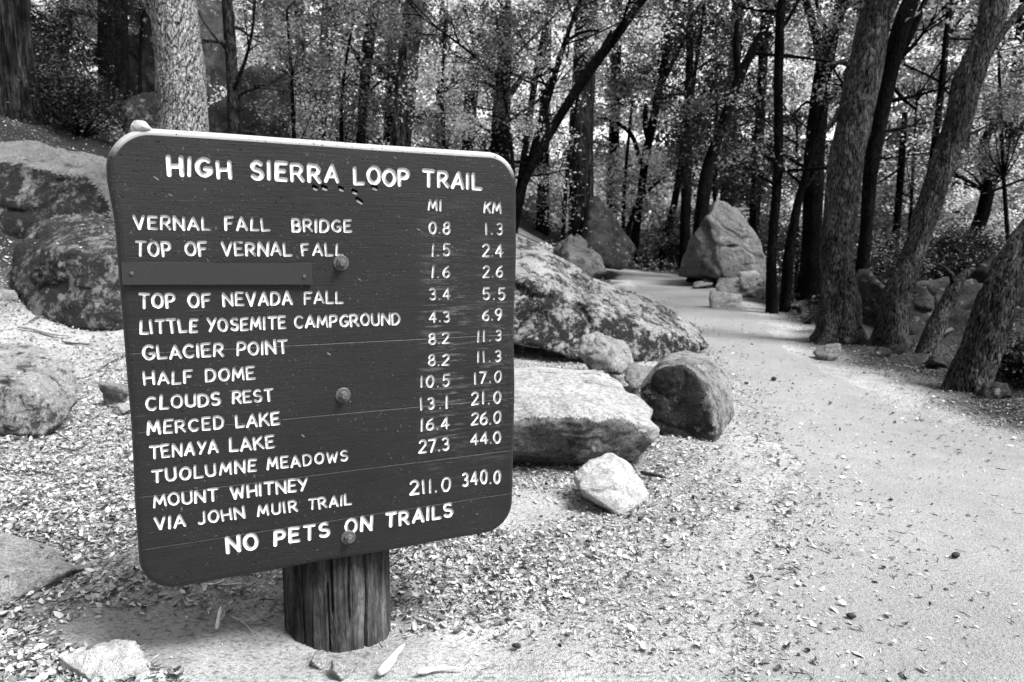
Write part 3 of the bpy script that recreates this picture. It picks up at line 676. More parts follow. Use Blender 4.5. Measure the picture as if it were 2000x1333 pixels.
for k, (px, py, wp, hp, mt, lb) in enumerate((
    (1378, 544, 34, 34, m_grey, 'tallest stone of the pile against the pointed boulder'),
    (1412, 552, 44, 38, m_gran, 'pale rounded stone in the middle of the pile by the pointed boulder'),
    (1362, 548, 24, 22, m_grey, 'small stone at the left end of the pile by the pointed boulder'),
    (1374, 565, 46, 15, m_grey, 'low flat stone lying at the trail edge in front of the pile'),
    (1425, 572, 52, 30, m_mossl, 'broad grey stone at the front of the pile by the pointed boulder'),
    (1466, 565, 50, 36, m_gran, 'leaning stone at the right end of the pile by the pointed boulder'),
    (1420, 604, 64, 34, m_gran, 'flat topped block with dark underside beside the trail'),
    (1478, 583, 40, 24, m_grey, 'low stone half buried behind the flat topped block'))):
    rock_at('stone', lb, px, py, wp, hp, mt, 0.8, 4, 60 + k, 'stone', 'stones piled beside the trail')
rock_at('rock', 'low pale rock half buried by the root of the thick oak', 1628, 706, 62, 34, m_grey, 1.0, 4, 81, sink=.5)
rock_at('rock', 'small rock between the two leaning oaks on the right', 1668, 672, 40, 22, m_dark, 1.0, 4, 82, sink=.4)
for k, (px, py, wp, hp, Y, lb) in enumerate((
    (1715, 640, 110, 115, 9.5, 'blocky dark rock behind the thick oak, under leaning trunks'),
    (1850, 655, 150, 105, 9.0, 'long dark mossy rock behind the short bent stump'),
    (1910, 640, 110, 90, 10.0, 'dark boulder with pale top beside the bent stump'),
    (1820, 600, 120, 80, 11.5, 'shadowed boulder higher up behind the long mossy rock'),
    (1985, 600, 140, 110, 9.5, 'dark boulder at the right border behind the nearest trunk'))):
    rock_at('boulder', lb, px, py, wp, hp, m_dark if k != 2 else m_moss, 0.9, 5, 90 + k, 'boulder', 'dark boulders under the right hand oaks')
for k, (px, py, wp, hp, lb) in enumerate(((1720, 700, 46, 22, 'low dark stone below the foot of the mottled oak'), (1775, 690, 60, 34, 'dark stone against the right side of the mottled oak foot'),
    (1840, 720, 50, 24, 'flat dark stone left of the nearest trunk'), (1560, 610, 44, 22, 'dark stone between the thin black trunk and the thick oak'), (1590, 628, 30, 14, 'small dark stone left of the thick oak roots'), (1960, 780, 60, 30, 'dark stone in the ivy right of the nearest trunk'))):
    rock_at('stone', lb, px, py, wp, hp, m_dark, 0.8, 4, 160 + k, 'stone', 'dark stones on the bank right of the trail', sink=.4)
# left bank
rock_pts('boulder', 'low wedge of bare granite with an undercut tip, lower left', PX(
    (-160, 1000, 2.45), (0, 1043, 2.26), (100, 1070, 2.2), (195, 1108, 2.12), (190, 1130, 2.2), (120, 1152, 2.2), (60, 1165, 2.1), (20, 1176, 1.97), (-60, 1215, 1.85), (-180, 1260, 1.8), (150, 1112, 2.02), (100, 1125, 1.98), (60, 1145, 1.95), (-180, 1100, 1.9), (150, 1125, 2.4), (-120, 1060, 2.6)), m_gran, 6, 60, 0.035, 'boulder', leaves=12)
rock_pts('boulder', 'rounded boulder with dark damp base on the leafy bank, left of sign', PX(
    (-150, 690, 4.0), (-20, 668, 4.3), (80, 672, 4.3), (150, 700, 4.2), (165, 760, 4.0), (135, 815, 3.75), (80, 865, 3.55), (20, 850, 3.55), (-140, 830, 3.6), (60, 740, 3.65), (-60, 740, 3.6), (130, 800, 4.6), (-120, 700, 4.8)), m_mossl, 6, 70, 0.035, 'boulder', leaves=90)
rock_pts('boulder', 'dark mossy boulder set in the leafy bank, just left of the board', PX(
    (25, 560, 6.2), (35, 480, 6.4), (90, 425, 6.6), (170, 415, 6.7), (260, 430, 6.6), (290, 500, 6.4), (285, 600, 6.0), (180, 650, 5.7), (60, 630, 5.9), (285, 650, 6.1), (20, 610, 6.4), (130, 490, 5.9), (230, 500, 5.9), (60, 450, 7.4), (280, 460, 7.4), (150, 590, 7.4)), m_mossd, 6, 60, 0.035, 'boulder', leaves=200)
rock_pts('boulder', 'flat topped grey boulder with black moss on its side, upper left bank', PX(
    (-120, 300, 8.8), (0, 275, 9.0), (80, 275, 9.0), (190, 310, 8.7), (235, 335, 8.4), (240, 480, 8.0), (130, 470, 7.7), (20, 455, 7.7), (-110, 460, 7.8), (60, 325, 7.9), (170, 335, 8.0), (80, 285, 10.2), (230, 330, 10), (-100, 300, 10.2)), m_grey, 6, 60, 0.035, 'boulder', leaves=260, face=((0.15, -0.95, -0.05), 0.6, m_moss))
rock_at('boulder', 'dark overhanging boulder seen between the pale pine and the thin trunk', 470, 335, 170, 205, m_dark, 0.8, 5, 120, 'boulder', Y=13.5)
rock_at('boulder', 'smooth boulder behind the left side of the pale pine', 285, 330, 100, 150, m_moss, 0.9, 5, 121, 'boulder', Y=11.0)
rock_at('boulder', 'tall shadowed rock face behind the pale pine near the top', 330, 300, 210, 350, m_dark, 0.8, 5, 122, 'boulder', Y=16)
rock_at('rock', 'small broken grey rock among leaves left of the board', 215, 795, 55, 48, m_grey, 0.8, 4, 123, sink=.3)
rock_at('rock', 'flat rock chip lying in leaves left of the board', 232, 812, 50, 20, m_gran, 0.8, 4, 124)
rock_at('rock', 'pale flat stone in the leaves at the left border', 10, 588, 44, 22, m_gran, 0.8, 4, 125)
rock_at('rock', 'half buried white granite at the bottom left corner', 190, 1356, 230, 50, m_white_r, 0.8, 5, 131, sink=1.8)
rock_at('stone', 'angular pale stone on the dirt at the foot of the post', 662, 1328, 46, 38, m_gran, 0.8, 4, 132)
rock_at('stone', 'small round stone touching the post foot', 622, 1303, 22, 16, m_gran, 0.8, 4, 133)
# pebble on the board
pt = (RW @ hit(273, 247) + CAMP) + yr * 0.022; pt[2] = blw[2] + BH_ - 0.002
a_ = np.random.default_rng(3).normal(size=(14, 3)); a_ /= np.linalg.norm(a_, axis=1)[:, None]
rock_pts('pebble', 'white pebble balanced on the top edge of the sign board', a_ * np.array([0.0065, 0.005, 0.0030]) + pt + np.array([0, 0, 0.0025]), m_white_r, 3, 8, 0.05, 'pebble')

# ------------------------------------------------------------------ trees
def tube(paths, seg=12, flare=0.0, bump=0.0, seed=0, step=None):
    """paths: list of (points, radii) -> verts, quads"""
    VV, QQ, off = [], [], 0
    for pts, rad in paths:
        P = np.array(pts, float); R = np.array(rad, float)
        L = np.concatenate([[0], np.cumsum(np.linalg.norm(np.diff(P, axis=0), axis=1))])
        m = max(len(P), int(L[-1] / (step or 0.35)) + 2); s = np.linspace(0, L[-1], m)
        # smooth path (Catmull-like by double interpolation)
        Q = np.stack([np.interp(s, L, P[:, k]) for k in range(3)], 1); R2 = np.interp(s, L, R)
        for _ in range(3 if m > 4 else 0): Q[1:-1] = (Q[:-2] + Q[1:-1] * 2 + Q[2:]) / 4
        T = np.gradient(Q, axis=0); T /= np.linalg.norm(T, axis=1)[:, None] + 1e-9
        ref = np.array([0.3, 1, 0.1]) if abs(T[:, 2]).mean() > 0.5 else np.array([0, 0, 1.0])
        U = np.cross(T, ref); U /= np.linalg.norm(U, axis=1)[:, None] + 1e-9; W = np.cross(U, T)
        a = np.linspace(0, 2 * math.pi, seg, endpoint=False)
        rr_ = R2[:, None] * np.ones(seg)[None, :]
        if flare > 0:
            hgt = s[:, None] / max(R.max(), 1e-3); rr_ = rr_ * (1 + flare * np.exp(-hgt / 0.95) * (1 + 0.45 * np.cos(a[None, :] * 4 + seed) + 0.3 * np.cos(a[None, :] * 7 + seed * 2)))
        V = Q[:, None, :] + rr_[..., None] * (U[:, None, :] * np.cos(a)[None, :, None] + W[:, None, :] * np.sin(a)[None, :, None])
        if bump > 0:
            D = V - Q[:, None, :]; D /= np.linalg.norm(D, axis=2)[..., None] + 1e-9
            V = V + D * (bump * (0.5 * fbm(V * np.array([1, 1, .22]), 14, 3, seed) + 0.9 * fbm(V, 3, 2, seed + 5)))[..., None]
            if seg > 70:
                fr = np.abs(noise3(V * np.array([1, 1, .17]) + 0.03 * noise3(V, 9, seed + 8)[..., None], 19, seed + 7)); V = V - D * (bump * 0.8 * np.clip(1 - fr * 3.2, 0, 1))[..., None]
        i = np.arange(m - 1)[:, None] * seg + np.arange(seg)[None, :]; j = np.arange(m - 1)[:, None] * seg + (np.arange(seg)[None, :] + 1) % seg
        QQ.append(np.stack([i, i + seg, j + seg, j], -1).reshape(-1, 4) + off); VV.append(V.reshape(-1, 3)); off += m * seg
    return np.vstack(VV), np.vstack(QQ)

def leaf_quads(C, N, size, r_, up=0.6, asp=0.5, fold=0.18):
    """rhombic leaves at centres C; N count already per centre -> verts, quads"""
    n = len(C); nrm = r_.normal(size=(n, 3)); nrm[:, 2] = np.abs(nrm[:, 2]) + up; nrm /= np.linalg.norm(nrm, axis=1)[:, None]
    d = r_.normal(size=(n, 3)); d -= nrm * (d * nrm).sum(1)[:, None]; d /= np.linalg.norm(d, axis=1)[:, None]
    e = np.cross(nrm, d); s = size * r_.uniform(0.6, 1.35, n)[:, None]
    V = np.stack([C - d * s * .5, C + e * s * asp * .5 + nrm * s * fold, C + d * s * .5, C - e * s * asp * .5 + nrm * s * fold], 1)
    return V.reshape(-1, 3), np.arange(n * 4).reshape(n, 4)
CT = [None]                    # the tone of every leaf of the last cloud: each clump draws one tone at random, dark to bright
def clump_points(cen, rad, cnt, r_, flat=0.6):
    out = []; CT[0] = []
    for c, rd, k in zip(cen, rad, cnt):
        CT[0].append(np.full(int(k), r_.choice([0.12, 0.2, 0.45, 1.0, 1.25])))
        p = r_.normal(size=(int(k), 3)) * np.array([1, 1, flat]) * rd * 0.5; out.append(c + p)
    CT[0] = np.concatenate(CT[0])
    return np.vstack(out)

BARK = {
 'pine': M_bark('pale_pine_bark', 0.008, 0.50, 1.25, 0.36, True, 0.03),
 'oak': M_bark('oak_bark', 0.002, 0.15, 3.2, 0.24, False, 0.03),
 'dark': M_bark('dark_bark', 0.001, 0.016, 2.2, 0.28, False, 0.03),
 'cedar': M_bark('cedar_bark', 0.004, 0.045, 1.0, 0.06, False, 0.035),
 'grey': M_bark('grey_bark', 0.006, 0.05, 1.2, 0.3, False, 0.02),
 'half': M_bark('patchy_bark', 0.005, 0.16, 0.8, 0.3, False, 0.03),
}
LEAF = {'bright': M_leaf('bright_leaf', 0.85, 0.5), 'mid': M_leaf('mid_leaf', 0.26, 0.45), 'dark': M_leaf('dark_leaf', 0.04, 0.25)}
KS = [0]
def tree(name, label, D, path, limbs=(), bark='dark', ext=6.0, crown=None, seg=14, flare=0.35, bump=0.0, cat='tree', clumps=(), group=None, step=None, bend=(0, 0), autol=None):
    """path: (px, py, width_px) from foot to the top of the frame, at forward distance D"""
    KS[0] += 1; r_ = np.random.default_rng(400 + KS[0])
    P = [at(x, y, D) for x, y, _ in path]; R = [wd * D / F / 2 * (0.92 if D < 9 else 1) for _, _, wd in path]
    for k in range(1, len(P)): P[k] = P[k] + r_.normal(size=3) * np.array([1, 1, 0]) * min(R[k] * 0.28, 0.014)
    if bump == 0: bump = min(0.012, R[0] * 0.1)
    d = P[0] - P[1]; d = d / max(abs(d[2]), 1e-3); p = P[0].copy()
    for _ in range(200):
        if p[2] < terr1(p[0], p[1]) - 0.12: break
        p = p + d * 0.05
    if np.linalg.norm(p - P[0]) > 0.1: P = [p] + P; R = [R[0] * 1.05] + R
    else: P[0] = p
    top = P[-1]; dr = P[-1] - P[-2]; dr /= np.linalg.norm(dr)
    if ext > 0:
        for k in (1, 2, 3):
            P.append(top + dr * ext * k / 3 + np.array([bend[0], bend[1], 0.4]) * (k / 3) ** 2); R.append(R[len(path) - 1 + (len(P) - len(path) - k)] * (1 - 0.28 * k))
    base = np.array([P[0][0], P[0][1], terr1(P[0][0], P[0][1])])
    t = thing(name, label, cat, base, 0, group)
    tw = []; crownpts = []; crad = []; ccnt = []
    if crown:
        z0, z1, rad, ncl, nl, lsz, lm = crown
        PP = np.array(P); 
        for _ in range(ncl):
            z = r_.uniform(z0, z1); k = np.interp(z, PP[:, 2], np.arange(len(PP))); a = PP[int(k)] + (PP[min(int(k) + 1, len(PP) - 1)] - PP[int(k)]) * (k - int(k))
            f = (z - z0) / (z1 - z0); rmax = rad * math.sin(math.pi * (0.18 + 0.72 * f)); an = r_.uniform(0, 6.28); rr_ = rmax * math.sqrt(r_.uniform(0.03, 1))
            c = a + np.array([math.cos(an) * rr_, math.sin(an) * rr_, r_.uniform(-0.2, 0.4) + rr_ * 0.15]); crownpts.append(c); crad.append(r_.uniform(0.35, 0.8) * (rad / 3) ** 0.5); ccnt.append(nl * r_.uniform(0.5, 1.4) * (0.55 if c[2] > 2.5 + 0.36 * D else 0.9))
            if r_.random() < 0.28 and rr_ > 0.4:
                mid = (a + c) / 2 + r_.normal(size=3) * 0.12 + np.array([0, 0, 0.1]); ra = np.interp(a[2], PP[:, 2], R)
                w0 = min(0.03, ra * 0.3); tw.append(([a - np.array([0, 0, 0.25]), mid, c], [w0, w0 * 0.6, 0.006]))
    if autol is None: autol = 5 if bark in ('dark', 'half', 'grey') and ext > 0 and D < 23 else 0
    PA = np.array(P); auto = []
    for _ in range(autol):
        z = r_.uniform(1.8, 1.1 + 0.36 * D); f = np.interp(z, PA[:, 2], np.arange(len(PA))); i0 = min(int(f), len(PA) - 2); a = PA[i0] + (PA[i0 + 1] - PA[i0]) * (f - i0); ra = np.interp(z, PA[:, 2], R)
        an = r_.uniform(0, 6.28); L = r_.uniform(0.7, 1.9); dv = np.array([math.cos(an), math.sin(an), r_.uniform(-.1, .55)]); pts = [a]
        for k in range(5): dv = dv + r_.normal(size=3) * 0.16 + np.array([0, 0, 0.06]); pts.append(pts[-1] + dv / np.linalg.norm(dv) * L / 5)
        w0 = min(0.035, ra * .4); segs = [(pts, list(np.linspace(w0, 0.006, 6)))]
        for k in range(2, 6):
            for _ in range(2):
                e = pts[k] + (pts[k] - pts[k - 1]) * r_.uniform(.5, 1.5) + r_.normal(size=3) * L * .13; segs.append(([pts[k], (pts[k] + e) / 2 + r_.normal(size=3) * .03, e], [w0 * .4, w0 * .25, 0.003]))
        auto.append(segs)
        if r_.random() < 0.6: crownpts.append(pts[-1]); crad.append(0.45); ccnt.append(110)
    for x, y, dd, rd, k in clumps:
        crownpts.append(at(x, y, D + dd)); crad.append(rd); ccnt.append(k)
    V, Q = tube([(P, R)], seg, flare, bump, KS[0], step)
    if tw:
        V2, Q2 = tube(tw, 5, 0, 0, 0, 0.5); Q = np.vstack([Q, Q2 + len(V)]); V = np.vstack([V, V2])
    mesh_from('trunk', V - base, quads=Q, mats=[BARK[bark]], parent=t)
    for sg in auto:
        V, Q = tube(sg, 6, 0, 0, 0, 0.15); mesh_from('limb', V - base, quads=Q, mats=[BARK[bark]], parent=t)
    for lb in limbs:
        LP = [at(x, y, D + (q[0] if q else 0)) for x, y, _, *q in lb]; LR = [wd * D / F / 2 for _, _, wd, *q in lb]
        V, Q = tube([(LP, LR)], 8, 0, bump * 0.5, KS[0] + 50, 0.2); mesh_from('limb', V - base, quads=Q, mats=[BARK[bark]], parent=t)
        if ext > 0 and lb[-1][1] < 60:
            crownpts.append(LP[-1] + np.array([0, 0, 0.8])); crad.append(0.9); ccnt.append(250)
    if crownpts:
        lsz, lm = (crown[5], crown[6]) if crown else (0.06, 'bright')
        if D < 9: lsz = 0.042
        C = clump_points(crownpts, crad, ccnt, r_); V, Q = leaf_quads(C, 0, lsz, r_)
        mesh_from('crown', V - base, quads=Q, mats=[LEAF[lm]], smooth=False, parent=t, shade=CT[0] * r_.uniform(0.5, 1.15, len(Q)))
    return t

# left side
tree('cedar_tree', 'broad fibrous cedar trunk at the left border, above the bank', 11.5, [(18, 205, 96), (12, 100, 88), (8, 0, 84)], (), 'cedar', 8, (7.5, 13, 2.6, 26, 150, .07, 'mid'), 30, .2, 0.018, step=0.06)
tree('fir_tree', 'nearly black trunk between the cedar and the pale pine', 14.5, [(222, 120, 52), (222, 50, 50), (221, 0, 48)], (), 'dark', 7, (6.5, 12, 2.6, 24, 160, .08, 'dark'))
tree('pine_tree', 'pale plated pine trunk rising directly behind the sign board', 7.6, [(358, 330, 102), (355, 240, 98), (350, 120, 94), (342, 0, 86)], [[(302, 45, 9), (290, 20, 9), (268, -20, 10)]], 'pine', 7, (7.5, 12, 2.2, 20, 150, .07, 'mid'), 110, .12, 0.014, step=0.022)
tree('young_fir', 'thin straight grey trunk right of the pale pine', 10.5, [(458, 260, 24), (455, 180, 22), (447, 60, 20), (442, 0, 20)], [[(440, 95, 5), (405, 60, 4), (385, 20, 3)]], 'grey', 5, (5.5, 10, 1.6, 18, 120, .06, 'mid'))
tree('oak_tree', 'dim slender trunk left of the two dark trunks over the board', 19, [(622, 270, 26), (628, 180, 24), (640, 60, 26), (645, 0, 26)], (), 'dark', 5, (3.2, 11, 3.0, 60, 230, .085, 'mid'))
tree('oak_tree', 'dark trunk half hidden in leaves above the middle of the board', 16, [(703, 300, 18), (706, 240, 17), (718, 100, 22), (731, 10, 20)], [[(718, 150, 8), (690, 90, 6), (660, 70, 4)]], 'dark', 5, (3.6, 10, 2.4, 45, 220, .075, 'mid'))
tree('oak_tree', 'patchy trunk lit on its right side above the board', 13, [(780, 300, 38), (790, 200, 42), (801, 90, 38), (810, 0, 34)], [], 'half', 6, (6.5, 11, 2.6, 36, 200, .07, 'bright'), 24, step=.06)
tree('oak_tree', 'dark leaning trunk with side branches over the right part of the board', 15, [(913, 310, 23), (920, 180, 26), (933, 90, 16), (948, 0, 12)], [[(930, 95, 10), (915, 45, 8), (900, -10, 7)], [(922, 105, 6), (890, 95, 4), (862, 115, 3)], [(936, 95, 5), (960, 90, 4), (978, 75, 3)]], 'dark', 5, (3.8, 10, 2.4, 45, 220, .075, 'mid'))
tree('oak_tree', 'thick stub of dark trunk behind the upper right corner of the board', 12, [(976, 310, 38), (980, 220, 36), (985, 120, 26), (990, 0, 20)], [[(985, 195, 16), (1008, 170, 12), (1025, 140, 7)]], 'dark', 4, (2.6, 9, 2.2, 48, 230, .06, 'mid'))
# leaning oaks right of the board
tree('oak_tree', 'long oak trunk leaning far to the right beyond the board corner', 11, [(1008, 395, 15), (1030, 340, 15), (1058, 285, 17), (1107, 206, 19), (1156, 124, 19), (1208, 68, 18), (1245, 18, 15)],
     [[(1150, 150, 10), (1175, 95, 8), (1195, 60, 5)], [(1065, 295, 12), (1075, 240, 8), (1060, 190, 5)]], 'dark', 4, None, 14, .1, 0.006,
     clumps=[(1250, -40, .5, 1.0, 400), (1180, 60, .8, .5, 160), (1120, 120, .8, .5, 140)])
tree('oak_tree', 'slimmer curved oak stem left of the long leaning oak', 11.6, [(1015, 400, 14), (1030, 330, 14), (1058, 240, 14), (1082, 150, 12), (1110, 60, 9), (1135, 0, 8)],
     [[(1085, 135, 8), (1060, 145, 6), (1035, 160, 4)], [(1100, 90, 7), (1130, 55, 6), (1170, 60, 4)]], 'dark', 3, None, 12, .1, 0.004,
     clumps=[(1140, -30, .5, .9, 300), (1040, 120, .6, .5, 160), (1090, 40, .6, .6, 200)])
tree('oak_tree', 'dark bent stem rising from behind the board corner to the top', 12.5, [(1012, 380, 13), (1035, 240, 13), (1052, 120, 12), (1066, 50, 12), (1085, -10, 11)], [], 'dark', 3, None, 12, .1, 0.004,
     clumps=[(1010, 150, .4, .7, 330), (985, 60, .4, .8, 350), (960, 150, .6, .6, 300), (1060, -40, .3, .9, 250)])
tree('cedar_tree', 'massive cedar trunk behind the tall dark boulder, left of the trail end', 20, [(1138, 500, 60), (1134, 400, 48), (1136, 250, 46), (1143, 100, 42), (1146, 0, 40)], (), 'cedar', 10, (9.5, 17, 3.0, 36, 180, .10, 'bright'), 24, .2, 0.02, step=0.12)
tree('oak_tree', 'forked slim oak with arching branch in front of the trail end', 24.5, [(1236, 505, 16), (1252, 380, 15), (1262, 300, 16), (1278, 230, 16), (1296, 124, 14), (1322, 0, 10)],
     [[(1268, 275, 14), (1258, 235, 12), (1262, 205, 8)], [(1252, 320, 9), (1235, 260, 8), (1190, 230, 6), (1165, 230, 4)], [(1290, 170, 10), (1320, 110, 8), (1345, 60, 5)], [(1256, 380, 8), (1280, 360, 6), (1300, 345, 4)], [(1288, 195, 7), (1330, 180, 5), (1365, 200, 3)]], 'dark', 4,
     (5.2, 11, 2.6, 50, 200, .085, 'mid'))
tree('oak_tree', 'short broken stem leaning beside the forked slim oak', 24, [(1215, 490, 10), (1232, 430, 10), (1240, 405, 9)], (), 'dark', 0, None, 8, .1)
tree('fir_tree', 'dark leaning trunk close to the end of the trail', 24, [(1289, 517, 15), (1305, 454, 14), (1323, 371, 14), (1340, 260, 12)], (), 'dark', 5, (4.6, 12, 2.6, 60, 210, .085, 'dark'))
tree('fir_tree', 'upright dark trunk beside the pointed boulder', 22.5, [(1337, 515, 22), (1338, 420, 20), (1342, 300, 18), (1348, 150, 15)], (), 'dark', 6, (4.4, 13, 3.0, 70, 220, .085, 'dark'))
tree('oak_tree', 'curving oak trunk rising behind the pointed boulder and leaning right', 17.2, [(1362, 500, 26), (1378, 340, 26), (1406, 256, 18), (1430, 180, 18), (1448, 140, 18), (1485, 70, 15), (1525, 0, 12)],
     [[(1445, 165, 14), (1435, 100, 10), (1440, 40, 8)], [(1488, 75, 8), (1520, 60, 6), (1550, 20, 5)], [(1478, 105, 7), (1515, 108, 6), (1550, 112, 4)]], 'dark', 4, (6.0, 10, 2.4, 34, 200, .08, 'mid'))
# right of the trail
tree('oak_tree', 'thin black trunk nearest the stone pile, right of the trail', 10.4, [(1507, 598, 23), (1508, 500, 18), (1520, 330, 18), (1524, 165, 17), (1524, 41, 16), (1530, 0, 15)],
     [[(1522, 108, 8), (1555, 112, 6), (1590, 115, 5), (1625, 122, 3)], [(1524, 60, 8), (1545, 30, 7), (1560, 0, 6)]], 'dark', 5, (5.2, 9, 2.2, 36, 200, .065, 'mid'), 14, .25, 0.006, step=0.1)
tree('oak_tree', 'black stem leaning close beside the thin black trunk', 10.7, [(1533, 596, 20), (1540, 500, 20), (1558, 400, 16), (1575, 330, 12)], (), 'dark', 1.5, (3.0, 5.5, 1.2, 16, 160, .06, 'mid'), 12, .3, 0.006, step=0.1)
tree('oak_tree', 'tall dark oak forking into a Y left of the thick oak', 12, [(1578, 585, 42), (1584, 480, 36), (1589, 300, 37), (1604, 165, 32), (1612, 105, 26), (1630, 50, 24), (1648, 0, 22)],
     [[(1606, 130, 20), (1599, 90, 17), (1588, 40, 15), (1568, -10, 13)], [(1600, 215, 14), (1640, 170, 14), (1672, 110, 12)], [(1598, 210, 7), (1575, 185, 5), (1555, 220, 4)]], 'dark', 5, (6.4, 11, 2.6, 44, 200, .07, 'bright'), 16, .2, 0.01, step=0.1)
tree('oak_tree', 'thick furrowed oak trunk with flared roots on the right edge of trail', 7.4, [(1637, 658, 84), (1638, 600, 76), (1638, 506, 67), (1652, 330, 67), (1683, 165, 68), (1712, 41, 63), (1722, 0, 60)],
     [[(1658, 190, 14), (1635, 225, 12), (1612, 260, 6)], [(1676, 140, 10), (1645, 120, 8), (1610, 130, 4)]], 'oak', 7, (8, 13, 2.6, 24, 170, .07, 'bright'), 110, .75, 0.016, step=0.022, bend=(1.5, 0))
tree('oak_tree', 'black leaning trunk tucked right behind the thick oak', 9.2, [(1680, 560, 24), (1690, 454, 22), (1700, 330, 27), (1728, 165, 30), (1764, 41, 32), (1778, 0, 28)],
     [[(1745, 130, 18), (1770, 90, 15), (1795, 30, 12), (1812, -10, 10)], [(1740, 165, 8), (1765, 195, 7), (1790, 215, 4)]], 'dark', 6, (7, 11, 2.2, 26, 180, .07, 'mid'), 16, .15, 0.008, step=0.1, bend=(1.5, 0))
tree('oak_tree', 'mottled oak leaning right, second thick trunk beyond the trail', 7.0, [(1738, 668, 64), (1752, 589, 56), (1779, 506, 47), (1838, 330, 48), (1867, 247, 50), (1891, 165, 49), (1932, 41, 48), (1946, 0, 44)],
     [[(1880, 190, 16), (1925, 110, 16), (1965, 50, 12), (2010, 0, 10)], [(1835, 370, 10), (1862, 335, 9), (1880, 320, 5)], [(1848, 330, 8), (1880, 270, 6), (1930, 245, 4)]], 'oak', 6, (8, 12, 2.2, 20, 160, .07, 'bright'), 90, .5, 0.014, step=0.025, bend=(1.5, 0))
tree('oak_tree', 'nearest leaning trunk cut by the right border, dark and thick', 5.1, [(1895, 742, 82), (1920, 650, 76), (1947, 589, 72), (1987, 506, 68), (2037, 420, 64), (2110, 280, 60)], (), 'oak', 6, (8, 12, 2.2, 16, 160, .07, 'mid'), 80, .18, 0.016, step=0.03, bend=(2, 0))
tree('oak_tree', 'short bent pale stump leaning between the oaks on the right', 6.6, [(1822, 655, 40), (1842, 610, 32), (1862, 570, 30), (1872, 545, 22), (1900, 525, 10)], [[(1866, 560, 16), (1858, 535, 10), (1840, 520, 6)]], 'oak', 0, None, 20, .3, 0.012, step=0.05)
tree('oak_tree', 'forked dark tree on the slope at the far right', 13, [(1900, 470, 26), (1922, 420, 24), (1930, 350, 23)],
     [[(1930, 355, 22), (1916, 300, 18), (1925, 260, 15), (1958, 215, 12), (1990, 170, 9)], [(1932, 352, 22), (1955, 310, 19), (1985, 265, 17), (2020, 215, 14)], [(1990, 250, 8), (1960, 235, 6), (1920, 232, 4)]], 'dark', 0, (4.2, 8, 2.5, 34, 200, .075, 'bright'), 14, .2, 0.006)
tree('young_fir', 'thin bare pole trunk left of the mottled oak, right of black one', 11.5, [(1785, 600, 14), (1805, 420, 13), (1828, 250, 13), (1845, 100, 12), (1856, 0, 11)], [[(1840, 90, 6), (1880, 30, 4), (1900, 10, 3)], [(1842, 75, 5), (1900, 78, 4), (1990, 76, 3)], [(1838, 120, 5), (1812, 160, 3), (1790, 190, 2)], [(1836, 165, 5), (1860, 190, 3), (1875, 220, 2)], [(1845, 30, 5), (1810, 55, 3), (1790, 60, 2)]], 'dark', 5, (6.2, 10, 1.8, 26, 180, .06, 'mid'), 10)
tree('young_fir', 'short thin snag behind the black leaning trunk', 12.5, [(1748, 480, 14), (1758, 350, 13), (1768, 220, 10)], [[(1758, 330, 5), (1735, 345, 4), (1712, 360, 3)], [(1752, 375, 5), (1780, 385, 3)]], 'dark', 0, None, 9)
for k, (px, D, wd, ln, lab, lf) in enumerate((
    (520, 22, 18, 4, 'faint slender trunk in the bright leaves left of the dim trunk', 'bright'),
    (590, 25, 22, -6, 'distant trunk in pale foliage above the left half of the board', 'bright'),
    (760, 24, 20, 8, 'distant stem between the two dark trunks over the board', 'mid'),
    (860, 22, 20, 6, 'distant stem between the patchy trunk and dark leaning trunk', 'bright'),
    (1060, 26, 24, 10, 'distant trunk in bright leaves behind the leaning oaks', 'bright'),
    (1195, 27, 22, 12, 'faint trunk beyond the trail end, right of the cedar', 'bright'),
    (1420, 26, 26, 20, 'faint upright trunk above the pointed boulder', 'dark'),
    (1475, 22, 20, 20, 'faint slender trunk just left of the thin black trunk', 'mid'),
    (1655, 24, 20, 30, 'faint distant trunk seen between the Y fork and thick oak', 'mid'),
    (1870, 22, 24, 40, 'distant trunk in foliage behind the mottled oak', 'mid'),
    (1960, 20, 22, 40, 'slim trunk in pale leaves at the far upper right', 'bright'),
    (120, 19, 18, 6, 'thin pale stem behind the dark bush on the left bank', 'dark'),
    (270, 20, 20, 10, 'thin stem behind the nearly black trunk', 'bright'))):
    tree('oak_tree', lab, D, [(px, 400 if px > 1000 else 240, wd), (px + ln * .5, 200 if px > 1000 else 120, wd * .9), (px + ln, 0, wd * .8)], (), 'dark' if k % 3 else 'grey', 5,
         (3.0 if px > 450 else 5.2, 11, 3.2, 38, 230, .15, lf), 10, .2, 0, group='background oaks')

